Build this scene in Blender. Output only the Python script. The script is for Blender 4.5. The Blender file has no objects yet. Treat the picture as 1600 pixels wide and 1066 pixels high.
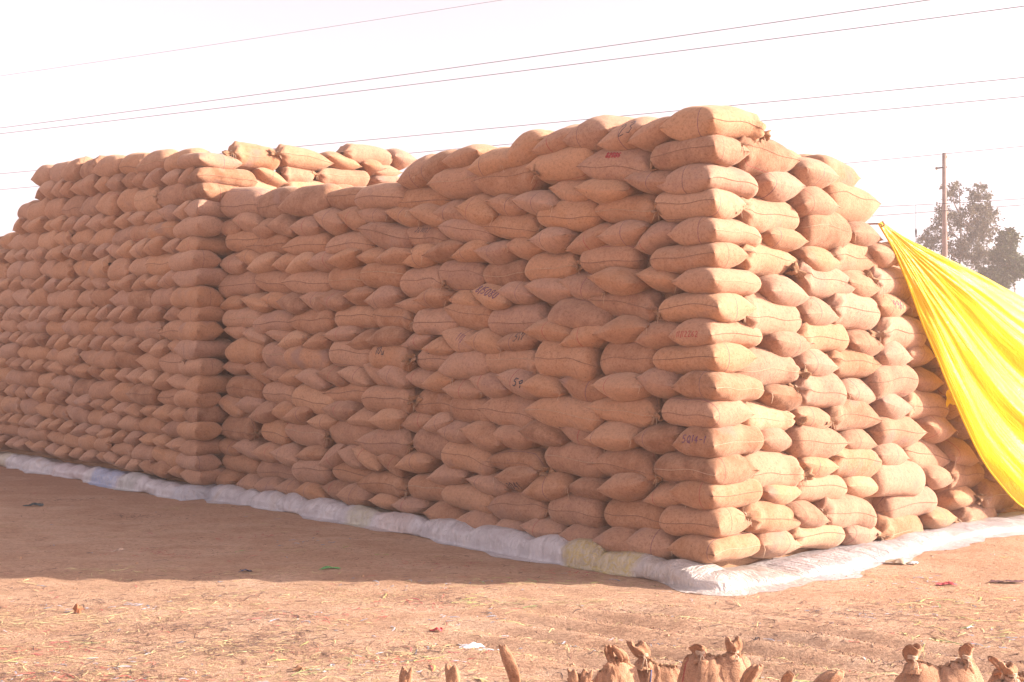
import bpy, bmesh, math, random
import numpy as np
from mathutils import Vector, Matrix
from mathutils.bvhtree import BVHTree
SC = bpy.context.scene
COL = SC.collection
R = math.radians
# ---------------------------------------------------------------- camera
cam = bpy.data.cameras.new('camera'); camo = bpy.data.objects.new('camera', cam); COL.objects.link(camo)
camo.location = (0, 0, 1.98); camo.rotation_euler = (R(90.85), 0, 0)
cam.lens = 40.84; cam.sensor_width = 36; cam.clip_start = .05; cam.clip_end = 3000
SC.camera = camo
# ---------------------------------------------------------------- sky and sun
SUN_EL, SUN_AZ = 21.0, 93.0          # azimuth clockwise from +Y (the view direction): the sun stands to the right
w = bpy.data.worlds.new('World'); SC.world = w; w.use_nodes = True
nt = w.node_tree; nt.nodes.clear()
sky = nt.nodes.new('ShaderNodeTexSky'); sky.sky_type = 'NISHITA'; sky.sun_disc = False
sky.sun_elevation = R(SUN_EL); sky.sun_rotation = R(SUN_AZ); sky.air_density = 1.0; sky.dust_density = 2.5; sky.ozone_density = 1.0
hsv = nt.nodes.new('ShaderNodeHueSaturation'); hsv.inputs['Saturation'].default_value = .16
tint = nt.nodes.new('ShaderNodeMix'); tint.data_type = 'RGBA'; tint.blend_type = 'MULTIPLY'; tint.inputs[0].default_value = 1
tint.inputs[7].default_value = (1.0, .85, .885, 1)
bg = nt.nodes.new('ShaderNodeBackground'); bg.inputs[1].default_value = .091
out = nt.nodes.new('ShaderNodeOutputWorld')
nt.links.new(sky.outputs[0], hsv.inputs['Color']); nt.links.new(hsv.outputs[0], tint.inputs[6])
nt.links.new(tint.outputs[2], bg.inputs[0]); nt.links.new(bg.outputs[0], out.inputs[0])
sl = bpy.data.lights.new('sun', 'SUN'); sl.energy = 3.5; sl.angle = R(.55); sl.color = (1, .87, .72)
so = bpy.data.objects.new('sun', sl); COL.objects.link(so)
sd = Vector((math.sin(R(SUN_AZ)) * math.cos(R(SUN_EL)), math.cos(R(SUN_AZ)) * math.cos(R(SUN_EL)), math.sin(R(SUN_EL))))
so.rotation_euler = sd.to_track_quat('Z', 'Y').to_euler()
SC.view_settings.view_transform = 'Standard'; SC.view_settings.look = 'None'
SC.view_settings.gamma = 1; SC.view_settings.use_curve_mapping = False
SC.view_settings.exposure = 1.95
SC.render.engine = 'CYCLES'
SC.cycles.max_bounces = 6; SC.cycles.volume_bounces = 1

rnd = random.Random(11)
# ---------------------------------------------------------------- helpers
def tag(o, label=None, cat=None, group=None, kind=None):
    if label: o['label'] = label
    if cat: o['category'] = cat
    if group: o['group'] = group
    if kind: o['kind'] = kind
    return o
def pydata(name, V, Fc, mat, parent=None, smooth=True, link=True):
    me = bpy.data.meshes.new(name)
    me.from_pydata([tuple(v) for v in V], [], [tuple(f) for f in Fc])
    if smooth: me.polygons.foreach_set('use_smooth', [True] * len(me.polygons))
    if mat: me.materials.append(mat)
    me.update()
    o = bpy.data.objects.new(name, me)
    if link: COL.objects.link(o)
    if parent: o.parent = parent
    return o
def tube(pts, rad, seg=5, close=False):
    """verts, faces of a tube along pts; rad a number or a list"""
    P = [Vector(p) for p in pts]; n = len(P); V = []; Fc = []
    rr = rad if hasattr(rad, '__len__') else [rad] * n
    up = Vector((0, 0, 1)); side = None
    for i in range(n):
        t = (P[min(i + 1, n - 1)] - P[max(i - 1, 0)]).normalized()
        if side is None:
            side = t.cross(up)
            if side.length < .1: side = t.cross(Vector((1, 0, 0)))
        side = (side - t * side.dot(t)).normalized(); q = t.cross(side)
        for k in range(seg):
            a = 2 * math.pi * k / seg
            V.append(P[i] + (side * math.cos(a) + q * math.sin(a)) * rr[i])
    for i in range(n - 1):
        for k in range(seg):
            Fc.append((i * seg + k, i * seg + (k + 1) % seg, (i + 1) * seg + (k + 1) % seg, (i + 1) * seg + k))
    Fc.append(tuple(range(seg))[::-1]); Fc.append(tuple((n - 1) * seg + k for k in range(seg)))
    return V, Fc
class Acc:
    def __init__(s): s.V = []; s.F = []
    def add(s, VF):
        b = len(s.V); s.V += list(VF[0]); s.F += [tuple(i + b for i in f) for f in VF[1]]
        return s
def vnoise(seed):
    """smooth pseudo-noise of numpy coordinates made of a few sine waves"""
    g = np.random.RandomState(seed)
    K = [(g.normal(size=3), g.uniform(0, 6.28), g.uniform(.6, 1)) for _ in range(7)]
    def f(x, y, z, sc):
        s = 0
        for k, ph, a in K: s = s + a * np.sin((k[0] * x + k[1] * y + k[2] * z) / sc + ph)
        return s / 3.0
    return f
class NG:
    """small node-graph helper"""
    def __init__(s, name):
        s.m = bpy.data.materials.new(name); s.m.use_nodes = True; s.t = s.m.node_tree; s.t.nodes.clear()
        s.out = s.n('ShaderNodeOutputMaterial')
    def n(s, ty, **kw):
        x = s.t.nodes.new(ty)
        for k, v in kw.items():
            if k.startswith('i_'): x.inputs[k[2:].replace('_', ' ')].default_value = v
            else: setattr(x, k, v)
        return x
    def l(s, a, b): s.t.links.new(a, b)
    def noise(s, co, scale, detail=3, rough=.5, dist=0):
        x = s.n('ShaderNodeTexNoise'); x.inputs['Scale'].default_value = scale; x.inputs['Detail'].default_value = detail
        x.inputs['Roughness'].default_value = rough; x.inputs['Distortion'].default_value = dist
        if co: s.l(co, x.inputs['Vector'])
        return x.outputs['Fac']
    def ramp(s, f, stops):
        x = s.n('ShaderNodeValToRGB'); e = x.color_ramp.elements
        while len(e) < len(stops): e.new(.5)
        for i, (p, c) in enumerate(stops):
            e[i].position = p; e[i].color = c if len(c) == 4 else (*c, 1)
        s.l(f, x.inputs[0]); return x.outputs[0]
    def mix(s, f, a, b, mode='MIX'):
        x = s.n('ShaderNodeMix', data_type='RGBA', blend_type=mode)
        for v, i in ((f, 0), (a, 6), (b, 7)):
            if hasattr(v, 'is_linked') or hasattr(v, 'links'): s.l(v, x.inputs[i])
            else: x.inputs[i].default_value = v if i == 0 or len(v) == 4 else (*v, 1)
        return x.outputs[2]
    def math(s, op, a, b=0.0, c=0.0):
        x = s.n('ShaderNodeMath', operation=op)
        for v, i in ((a, 0), (b, 1), (c, 2)):
            if hasattr(v, 'links'): s.l(v, x.inputs[i])
            else: x.inputs[i].default_value = v
        return x.outputs[0]
    def bump(s, h, strength, dist):
        x = s.n('ShaderNodeBump'); x.inputs['Strength'].default_value = strength; x.inputs['Distance'].default_value = dist
        s.l(h, x.inputs['Height']); return x.outputs[0]
    def bsdf(s, color, rough=.9, normal=None, spec=.2, **kw):
        b = s.n('ShaderNodeBsdfPrincipled')
        if hasattr(color, 'links'): s.l(color, b.inputs['Base Color'])
        else: b.inputs['Base Color'].default_value = (*color, 1)
        b.inputs['Roughness'].default_value = rough; b.inputs['Specular IOR Level'].default_value = spec
        if normal: s.l(normal, b.inputs['Normal'])
        for k, v in kw.items(): b.inputs[k.replace('_', ' ')].default_value = v
        return b
    def done(s, sh): s.l(sh.outputs[0] if hasattr(sh, 'outputs') else sh, s.out.inputs[0]); return s.m

def mat_burlap():
    g = NG('burlap')
    co = g.n('ShaderNodeTexCoord'); at = g.n('ShaderNodeAttribute', attribute_name='tone'); sp = g.n('ShaderNodeSeparateColor')
    g.l(at.outputs['Color'], sp.inputs[0])
    uv = g.n('ShaderNodeSeparateXYZ'); g.l(co.outputs['UV'], uv.inputs[0])
    off = g.n('ShaderNodeVectorMath', operation='ADD'); g.l(co.outputs['Object'], off.inputs[0])
    sc = g.n('ShaderNodeVectorMath', operation='SCALE'); g.l(at.outputs['Color'], sc.inputs[0]); sc.inputs[3].default_value = 40
    g.l(sc.outputs[0], off.inputs[1]); P = off.outputs[0]
    base = g.ramp(sp.outputs[0], [(0, (.20, .090, .050)), (.3, (.305, .144, .076)), (.62, (.39, .197, .106)), (.86, (.435, .231, .128)), (1, (.465, .270, .168))])
    grey = g.mix(sp.outputs[1], base, (.36, .218, .170))
    n1 = g.noise(P, 6, 4, .6); n2 = g.noise(P, 34, 3, .7); n3 = g.noise(P, 170, 2, .7)
    c = g.mix(g.ramp(n1, [(.35, (0, 0, 0)), (.75, (.8, .8, .8))]), grey, (.43, .246, .158))
    dark = g.ramp(n2, [(.30, (.76, .73, .71)), (.5, (1, 1, 1)), (.72, (1.10, 1.1, 1.1))])
    c = g.mix(1, c, dark, 'MULTIPLY')
    c = g.mix(1, c, g.ramp(n3, [(.25, (.70, .68, .66)), (.5, (1, 1, 1)), (.8, (1.22, 1.2, 1.18))]), 'MULTIPLY')
    # small dark spots and specks of chaff
    vo = g.n('ShaderNodeTexVoronoi'); vo.inputs['Scale'].default_value = 9; g.l(P, vo.inputs['Vector'])
    c = g.mix(g.ramp(vo.outputs['Distance'], [(.05, (.55, .55, .55)), (.10, (0, 0, 0))]), c, (.16, .085, .06))
    # a dirty blotch on some sacks
    st = g.math('MULTIPLY', g.ramp(g.noise(P, 3.0, 3), [(.56, (0, 0, 0)), (.68, (1, 1, 1))]), g.ramp(sp.outputs[2], [(.62, (0, 0, 0)), (.9, (.6, .6, .6))]))
    c = g.mix(st, c, (.23, .14, .125))
    # woven coloured stripe along the length of the cloth (uv.y runs across the width)
    d = g.math('ABSOLUTE', g.math('SUBTRACT', uv.outputs[1], g.math('ADD', g.math('MULTIPLY', sp.outputs[2], .5), .12)))
    stripe = g.math('LESS_THAN', d, .0065)
    on = g.math('GREATER_THAN', g.math('FRACT', g.math('MULTIPLY', sp.outputs[2], 7.13)), .38)
    red = g.math('FRACT', g.math('MULTIPLY', sp.outputs[0], 9.7))
    scol = g.ramp(red, [(0, (.30, .03, .035)), (.35, (.30, .05, .05)), (.5, (.13, .06, .10)), (1, (.12, .07, .08))])
    c = g.mix(g.math('MULTIPLY', g.math('MULTIPLY', stripe, on), .8), c, scol)
    h = g.math('ADD', g.math('MULTIPLY', n2, .5), g.math('MULTIPLY', n3, .35))
    h = g.math('ADD', h, g.math('MULTIPLY', g.noise(P, 13, 2), .8))
    b = g.bsdf(c, .95, g.bump(h, .75, .012), .08)
    b.inputs['Sheen Weight'].default_value = .25; b.inputs['Sheen Roughness'].default_value = .5
    b.inputs['Sheen Tint'].default_value = (1, .8, .65, 1)
    return g.done(b)
def mat_plain(name, col, rough=.85, var=.25, scale=25, spec=.2, bump=.3, **kw):
    g = NG(name); co = g.n('ShaderNodeTexCoord').outputs['Object']
    n = g.noise(co, scale, 3, .6)
    lo = tuple(x * (1 - var) for x in col); hi = tuple(min(1, x * (1 + var)) for x in col)
    c = g.ramp(n, [(.3, lo), (.7, hi)])
    return g.done(g.bsdf(c, rough, g.bump(n, bump, .01), spec, **kw))
M_BUR = mat_burlap()
M_SEAM = mat_plain('seam_stitching', (.235, .13, .088), .9, .3, 60)
M_SEAML = mat_plain('pale_stitching', (.42, .29, .20), .9, .3, 60)
M_TWINE = mat_plain('jute_twine', (.30, .17, .10), .95, .35, 90)
M_PALE = mat_plain('pale_fibre', (.50, .36, .26), .95, .2, 90)
INK = {'black': mat_plain('black_ink', (.07, .06, .075), .8, .3, 80), 'purple': mat_plain('purple_ink', (.13, .055, .12), .8, .3, 80),
       'red': mat_plain('red_ink', (.34, .05, .055), .8, .3, 80), 'blue': mat_plain('blue_ink', (.10, .11, .22), .8, .3, 80)}
M_TARP = None
# ---------------------------------------------------------------- the place
CX, CY = 1.76, 10.15                               # front corner of the long stack
_n = math.hypot(.681, .732)
DL = Vector((-.681 / _n, .732 / _n, 0)); DR = Vector((.732 / _n, .681 / _n, 0))
C0 = Vector((CX, CY, 0)); PC = Vector((-4.3666, 16.2405, 0))       # corner of the taller stack behind
# ---------------------------------------------------------------- ground
def graded(lo, hi, step, far):
    a = list(np.arange(lo, hi + 1e-6, step)); s = step
    x = hi
    while x < far: s *= 1.32; x += s; a.append(x)
    s = step; x = lo
    while x > -far: s *= 1.32; x -= s; a.insert(0, x)
    return np.array(a)
def ground_h(X, Y):
    f = vnoise(3); g = vnoise(8); q = vnoise(21)
    h = .018 * f(X, Y, X * 0, 1.1) + .010 * g(X, Y, X * 0, .33) + .0045 * q(X, Y, X * 0, .11)
    # wheel furrows in the loose sand, running away to the lower right of the stack's corner
    d = (X - 1.0) * .505 + (Y - 9.2) * .863
    a = (X - 1.0) * .863 - (Y - 9.2) * .505
    env = np.clip((a + 1.6) / 1.6, 0, 1) * np.clip((6.5 - a) / 2, 0, 1) * np.exp(-((d + .9) / 1.25) ** 4)
    h = h + env * ((.036 + .016 * g(X, Y, X * 0, .5)) * np.sin(d * 2 * math.pi / .42 + .9 * np.sin(a * .9) + 1.5 * f(X, Y, X * 0, .7)))
    far = np.clip((np.hypot(X, Y) - 26) / 30, 0, 1)
    return h * (1 - far)
_gx = np.arange(-9, 12, .04); _gy = np.arange(4, 24, .04)
_GX, _GY = np.meshgrid(_gx, _gy); _GZ = ground_h(_GX, _GY)
def gz(x, y):
    i = min(max(int((x + 9) / .04), 0), len(_gx) - 1); j = min(max(int((y - 4) / .04), 0), len(_gy) - 1); return float(_GZ[j, i])
def build_ground():
    xs = graded(-7.5, 8.5, .055, 900); ys = graded(5.2, 13.5, .055, 900)
    X, Y = np.meshgrid(xs, ys); Z = ground_h(X, Y)
    V = np.stack([X.ravel(), Y.ravel(), Z.ravel()], 1); nx = len(xs); ny = len(ys)
    i = np.arange(nx - 1)[None, :] + nx * np.arange(ny - 1)[:, None]; i = i.ravel()
    Fc = np.stack([i, i + 1, i + nx + 1, i + nx], 1)
    me = bpy.data.meshes.new('ground'); me.vertices.add(len(V)); me.vertices.foreach_set('co', V.ravel())
    me.loops.add(Fc.size); me.loops.foreach_set('vertex_index', Fc.ravel())
    me.polygons.add(len(Fc)); me.polygons.foreach_set('loop_start', np.arange(0, Fc.size, 4))
    me.polygons.foreach_set('use_smooth', np.ones(len(Fc), bool)); me.update(calc_edges=True)
    g = NG('sandy_ground'); co = g.n('ShaderNodeTexCoord').outputs['Object']
    mp = g.n('ShaderNodeMapping'); mp.inputs['Scale'].default_value = (.55, 1.0, 1); mp.inputs['Rotation'].default_value = (0, 0, .35); g.l(co, mp.inputs[0]); S = mp.outputs[0]
    n0 = g.noise(co, .35, 3, .5); n1 = g.noise(S, 2.2, 5, .65, .5); n2 = g.noise(S, 14, 5, .7, .6); n3 = g.noise(co, 90, 3, .75)
    c = g.ramp(n1, [(.28, (.52, .31, .205)), (.5, (.63, .405, .28)), (.72, (.69, .475, .345))])
    c = g.mix(g.ramp(n0, [(.45, (0, 0, 0)), (.65, (.45, .45, .45))]), c, (.52, .30, .19))
    c = g.mix(g.ramp(n2, [(.55, (0, 0, 0)), (.74, (.75, .75, .75))]), c, (.44, .24, .155))
    c = g.mix(g.ramp(n3, [(.58, (0, 0, 0)), (.74, (.8, .8, .8))]), c, (.34, .19, .13))
    c = g.mix(g.ramp(g.noise(co, 130, 2, .6), [(.64, (0, 0, 0)), (.76, (.7, .7, .7))]), c, (.60, .44, .30))
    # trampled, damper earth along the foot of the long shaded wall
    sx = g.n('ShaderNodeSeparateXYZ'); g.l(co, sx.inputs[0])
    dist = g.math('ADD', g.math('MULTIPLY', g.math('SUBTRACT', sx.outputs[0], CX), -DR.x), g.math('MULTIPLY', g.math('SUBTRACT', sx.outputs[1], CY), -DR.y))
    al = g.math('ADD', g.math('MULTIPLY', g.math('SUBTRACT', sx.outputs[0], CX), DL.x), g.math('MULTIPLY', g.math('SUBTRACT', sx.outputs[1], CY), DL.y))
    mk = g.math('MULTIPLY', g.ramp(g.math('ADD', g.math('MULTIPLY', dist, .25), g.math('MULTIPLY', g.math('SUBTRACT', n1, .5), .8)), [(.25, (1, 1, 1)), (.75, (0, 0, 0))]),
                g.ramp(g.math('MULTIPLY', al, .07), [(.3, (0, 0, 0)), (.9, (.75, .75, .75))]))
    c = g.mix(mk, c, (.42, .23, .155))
    n4 = g.noise(S, 38, 4, .7, .8)
    c = g.mix(1, c, g.ramp(n4, [(.3, (.66, .63, .62)), (.55, (1, 1, 1)), (.75, (1.12, 1.12, 1.1))]), 'MULTIPLY')
    h = g.math('ADD', g.math('ADD', g.math('MULTIPLY', n2, .9), g.math('MULTIPLY', n4, .8)), g.math('MULTIPLY', n3, .45))
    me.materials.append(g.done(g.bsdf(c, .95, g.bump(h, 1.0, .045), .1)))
    o = bpy.data.objects.new('ground', me); COL.objects.link(o); tag(o, kind='structure')
build_ground()

# ---------------------------------------------------------------- sacks
NR, NK = 24, 28
def sack_verts(L, W, T, rg, ends='rr', edge=.62, ear=1.0):
    """canonical sack: a along the length, b across, z up. ends: r round, p pointed, g gathered and tied."""
    tau = np.linspace(-1, 1, NR); u = np.sin(tau * math.pi / 2)
    u = np.sign(u) * np.abs(u) ** .9
    u[0] = -1; u[-1] = 1
    phi = np.linspace(0, 2 * math.pi, NK, endpoint=False)
    U, PH = np.meshgrid(u, phi, indexing='ij')
    v = np.cos(PH); sz = np.sin(PH)
    au = np.abs(U)
    def prof(k):
        if k == 'b': return (1 - au ** rg.uniform(4.5, 9)) ** .44, (1 - au ** rg.uniform(6, 10)) ** .26
        if k == 'B': return (1 - au ** 8) ** .42, (1 - au ** 10) ** .24
        if k == 'e': return (1 - au ** rg.uniform(2.6, 3.6)) ** .52, 1 - .04 * au ** 2
        if k == 'r': return (1 - au ** rg.uniform(4.5, 7.5)) ** .48, 1 - .05 * au ** 2
        if k == 'p': return (1 - au ** rg.uniform(2.3, 3.0)) ** .60, 1 - .16 * au ** 3
        t = np.clip((au - .62) / .38, 0, 1)
        q = 1 - (1 - .16) * t ** 2.2
        return np.clip((1 - au ** 7) ** .5, .5, 1) * (1 - .74 * t ** 2.0), q
    tl, wl = prof(ends[0]); tr, wr = prof(ends[1])
    left = U < 0
    tp = np.where(left, tl, tr); wp = np.where(left, wl, wr)
    ce = 2.1 + .5 * rg.rand()
    zz = np.sign(sz) * (1 - np.abs(v) ** ce) ** edge * .5 * T * tp
    zz[:, 0] = 0; zz[:, NK // 2] = 0
    pin = 1 - .05 * (1 - au ** 2) * rg.uniform(0, 1.5)
    b = v * W / 2 * wp * pin
    a = U * L / 2 * (1 + (.09 if ends[0] == 'e' else -.03) * ear * (1 - v ** 2) * au ** 4)
    # ears: the seam corners stick out a little
    cn = (au ** 14) * np.abs(v) ** 18
    g0 = np.where(left, ends[0] != 'g', ends[1] != 'g')
    a = a + np.sign(U) * cn * .010 * ear * g0; b = b + np.sign(v) * cn * .012 * ear * g0
    # pleats running out from a tied mouth
    for sgn, k in ((-1, ends[0]), (1, ends[1])):
        if k == 'g':
            gg = np.clip((sgn * U - .45) / .55, 0, 1) ** 1.3
            npl = rg.randint(8, 12); ph0 = rg.uniform(0, 6)
            m = 1 + gg * .17 * np.cos(npl * PH + ph0 + .6 * np.sin(U * 9))
            b = b * m; zz = zz * m
            tt = np.clip((sgn * U - .55) / .45, 0, 1)
            b = b - .34 * W * tt ** 1.5; zz = zz + rg.uniform(-.03, .01) * tt
    # the mid line of the seam wanders, the body sags and bends, lumps of grain
    zz = zz + (rg.uniform(-.03, .025) * np.abs(v) ** 1.5 + .008 * np.sin(U * rg.uniform(3, 6) + rg.uniform(0, 6)) * np.abs(v) ** 2) * (T / .28)
    zz = zz + rg.uniform(-.035, .012) * U ** 2 + rg.uniform(-.015, .015) * U
    b = b + rg.uniform(-.02, .02) * (1 - U ** 2) + rg.uniform(-.012, .012) * U
    f = vnoise(rg.randint(1 << 30)); f2 = vnoise(rg.randint(1 << 30))
    zz = zz * 1.0
    k = 1 + .10 * f(a, b, zz, .16) + .030 * f2(a, b, zz, .055)
    cz = zz * k; cb = b * (1 + (k - 1) * .55)
    # short wrinkles square to the side seams
    wv = np.abs(v) ** 6 * (1 - np.abs(v) ** 40)
    cz = cz + wv * .006 * np.sin(a * rg.uniform(45, 80) + 2 * f(a, b, zz, .08)) * np.sign(sz)
    # underside a little flatter
    cz = np.where(cz < 0, cz * .94, cz)
    return a, cb, cz, U, v
_i = np.arange(NR - 1)[:, None] * NK; _k = np.arange(NK)[None, :]
QUADS = np.stack([_i + _k, _i + (_k + 1) % NK, _i + NK + (_k + 1) % NK, _i + NK + _k], -1).reshape(-1, 4)
def mesh_np(name, V, Q, uv=None, tone=None, mats=()):
    me = bpy.data.meshes.new(name); me.vertices.add(len(V)); me.vertices.foreach_set('co', np.asarray(V, dtype=np.float32).ravel())
    me.loops.add(Q.size); me.loops.foreach_set('vertex_index', Q.ravel().astype(np.int32))
    me.polygons.add(len(Q)); me.polygons.foreach_set('loop_start', np.arange(0, Q.size, 4))
    me.polygons.foreach_set('use_smooth', np.ones(len(Q), bool)); me.update(calc_edges=True)
    if uv is not None:
        l = me.uv_layers.new(name='UVMap'); l.data.foreach_set('uv', uv[Q.ravel()].astype(np.float32).ravel())
    if tone is not None:
        at = me.attributes.new('tone', 'FLOAT_COLOR', 'POINT'); at.data.foreach_set('color', np.asarray(tone, dtype=np.float32).ravel())
    for m in mats: me.materials.append(m)
    return me
def sack_shape(L, W, T, across, rg, ends, edge, ear=1.0):
    """across: length axis points into the wall (the end is seen); else it lies along the wall. x along wall, y inward, z up"""
    a, b, z, U, v = sack_verts(L, W, T, rg, ends, edge, ear)
    if across: V = np.stack([b, a, z], -1); Q = QUADS
    else: V = np.stack([a, b, z], -1); Q = QUADS[:, ::-1]
    return V, Q, np.stack([U * .5 + .5, v * .5 + .5], -1).reshape(-1, 2)
def frame(ex, yin, loc, tilt=0, yaw=0):
    M = Matrix(((ex.x, yin.x, 0, 0), (ex.y, yin.y, 0, 0), (0, 0, 1, 0), (0, 0, 0, 1)))
    return Matrix.Translation(loc) @ M @ Matrix.Rotation(yaw, 4, 'Z') @ Matrix.Rotation(tilt, 4, 'Y')
def knot_mesh(rg, s=1.0):
    """tied mouth of a sack: twine wound round a neck and a ruffled tuft of cloth, along +x"""
    A = Acc(); n = 16; V = []; Fc = []
    prof = [(-.03, .040), (0, .030), (.02, .026), (.035, .034), (.06, .05), (.085, .058), (.078, .045), (.05, .012)]
    ph = rg.uniform(0, 6)
    for x, r in prof:
        for k in range(n):
            t = 2 * math.pi * k / n
            q = r * (1 + .30 * math.sin(5 * t + ph + x * 20) * (1 if x > .02 else .4)) * s
            V.append((x * s + .015 * s * math.sin(3 * t + ph) * (x > .04), q * math.cos(t) * 1.1, q * math.sin(t) * .75))
    for i in range(len(prof) - 1):
        for k in range(n): Fc.append((i * n + k, i * n + (k + 1) % n, (i + 1) * n + (k + 1) % n, (i + 1) * n + k))
    return V, Fc
STROKES = {
 '0': [[(.5, 1), (.15, .8), (.1, .3), (.45, 0), (.85, .3), (.85, .8), (.5, 1)]], '1': [[(.3, .8), (.5, 1), (.5, 0)]],
 '2': [[(.1, .8), (.5, 1), (.85, .75), (.5, .4), (.1, 0), (.9, .05)]], '3': [[(.1, .9), (.6, 1), (.8, .75), (.4, .55), (.85, .3), (.5, 0), (.1, .1)]],
 '4': [[(.65, 0), (.65, 1), (.1, .35), (.95, .35)]], '5': [[(.85, 1), (.2, 1), (.15, .6), (.6, .6), (.85, .3), (.5, 0), (.1, .08)]],
 '6': [[(.8, .95), (.3, .7), (.1, .3), (.45, 0), (.85, .25), (.5, .5), (.15, .35)]], '7': [[(.1, 1), (.9, 1), (.4, 0)]],
 '8': [[(.5, .55), (.15, .8), (.5, 1), (.85, .8), (.5, .55), (.1, .25), (.5, 0), (.9, .25), (.5, .55)]],
 '9': [[(.85, .7), (.5, .45), (.15, .7), (.5, 1), (.85, .75), (.75, 0)]], '-': [[(.1, .5), (.9, .5)]], '/': [[(.2, -.1), (.8, 1.1)]],
 'Q': [[(.5, 1), (.15, .7), (.2, .2), (.5, 0), (.85, .3), (.8, .8), (.5, 1)], [(.5, .3), (.95, -.1)]], 'T': [[(.05, 1), (.95, 1)], [(.5, 1), (.5, 0)]],
 'S': [[(.85, .9), (.5, 1), (.2, .75), (.8, .3), (.5, 0), (.1, .1)]], 'u': [[(.1, .6), (.2, .05), (.6, .05), (.8, .6), (.85, 0)]],
 '|': [[(.5, 0), (.5, 1)]], '.': [[(.4, 0), (.5, .08)]], ' ': []}
def write_on(o, txt, x0, z0, h, ink, rg, rad=.0045, slant=.15, tilt=0, side=False):
    """hand lettering laid on a sack's outer face as thin raised ink lines"""
    me = o.data; bv = BVHTree.FromPolygons([v.co.copy() for v in me.vertices], [tuple(p.vertices) for p in me.polygons])
    A = Acc(); x = x0
    for ch in txt:
        wch = h * (.62 if ch not in '1|./' else .34)
        dz = rg.uniform(-.08, .08) * h
        for st in STROKES[ch]:
            P = []
            for i in range(len(st) - 1):
                for t in np.linspace(0, 1, 5)[(0 if i == 0 else 1):]:
                    px = st[i][0] + (st[i + 1][0] - st[i][0]) * t; pz = st[i][1] + (st[i + 1][1] - st[i][1]) * t
                    lx = x + px * wch + slant * pz * h; lz = z0 + pz * h + dz + (x - x0) * tilt
                    hit = bv.ray_cast(Vector((-2, -lx, lz)), Vector((1, 0, 0))) if side else bv.ray_cast(Vector((lx, -2, lz)), Vector((0, 1, 0)))
                    if hit[0] is not None: P.append(hit[0] + hit[1] * .0015)
            if len(P) > 1: A.add(tube(P, rad, 4))
        x += wch * 1.25
    if A.V:
        q = pydata('writing', A.V, A.F, INK[ink], o); return q
ORD = ['bottom', 'second', 'third', 'fourth', 'fifth', 'sixth', 'seventh', 'eighth', 'ninth', 'tenth', 'eleventh', 'twelfth', 'thirteenth', 'fourteenth', 'fifteenth', 'sixteenth', 'seventeenth', 'eighteenth', 'nineteenth', 'twentieth']
NTH = ['first'] + ORD[1:]
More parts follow.
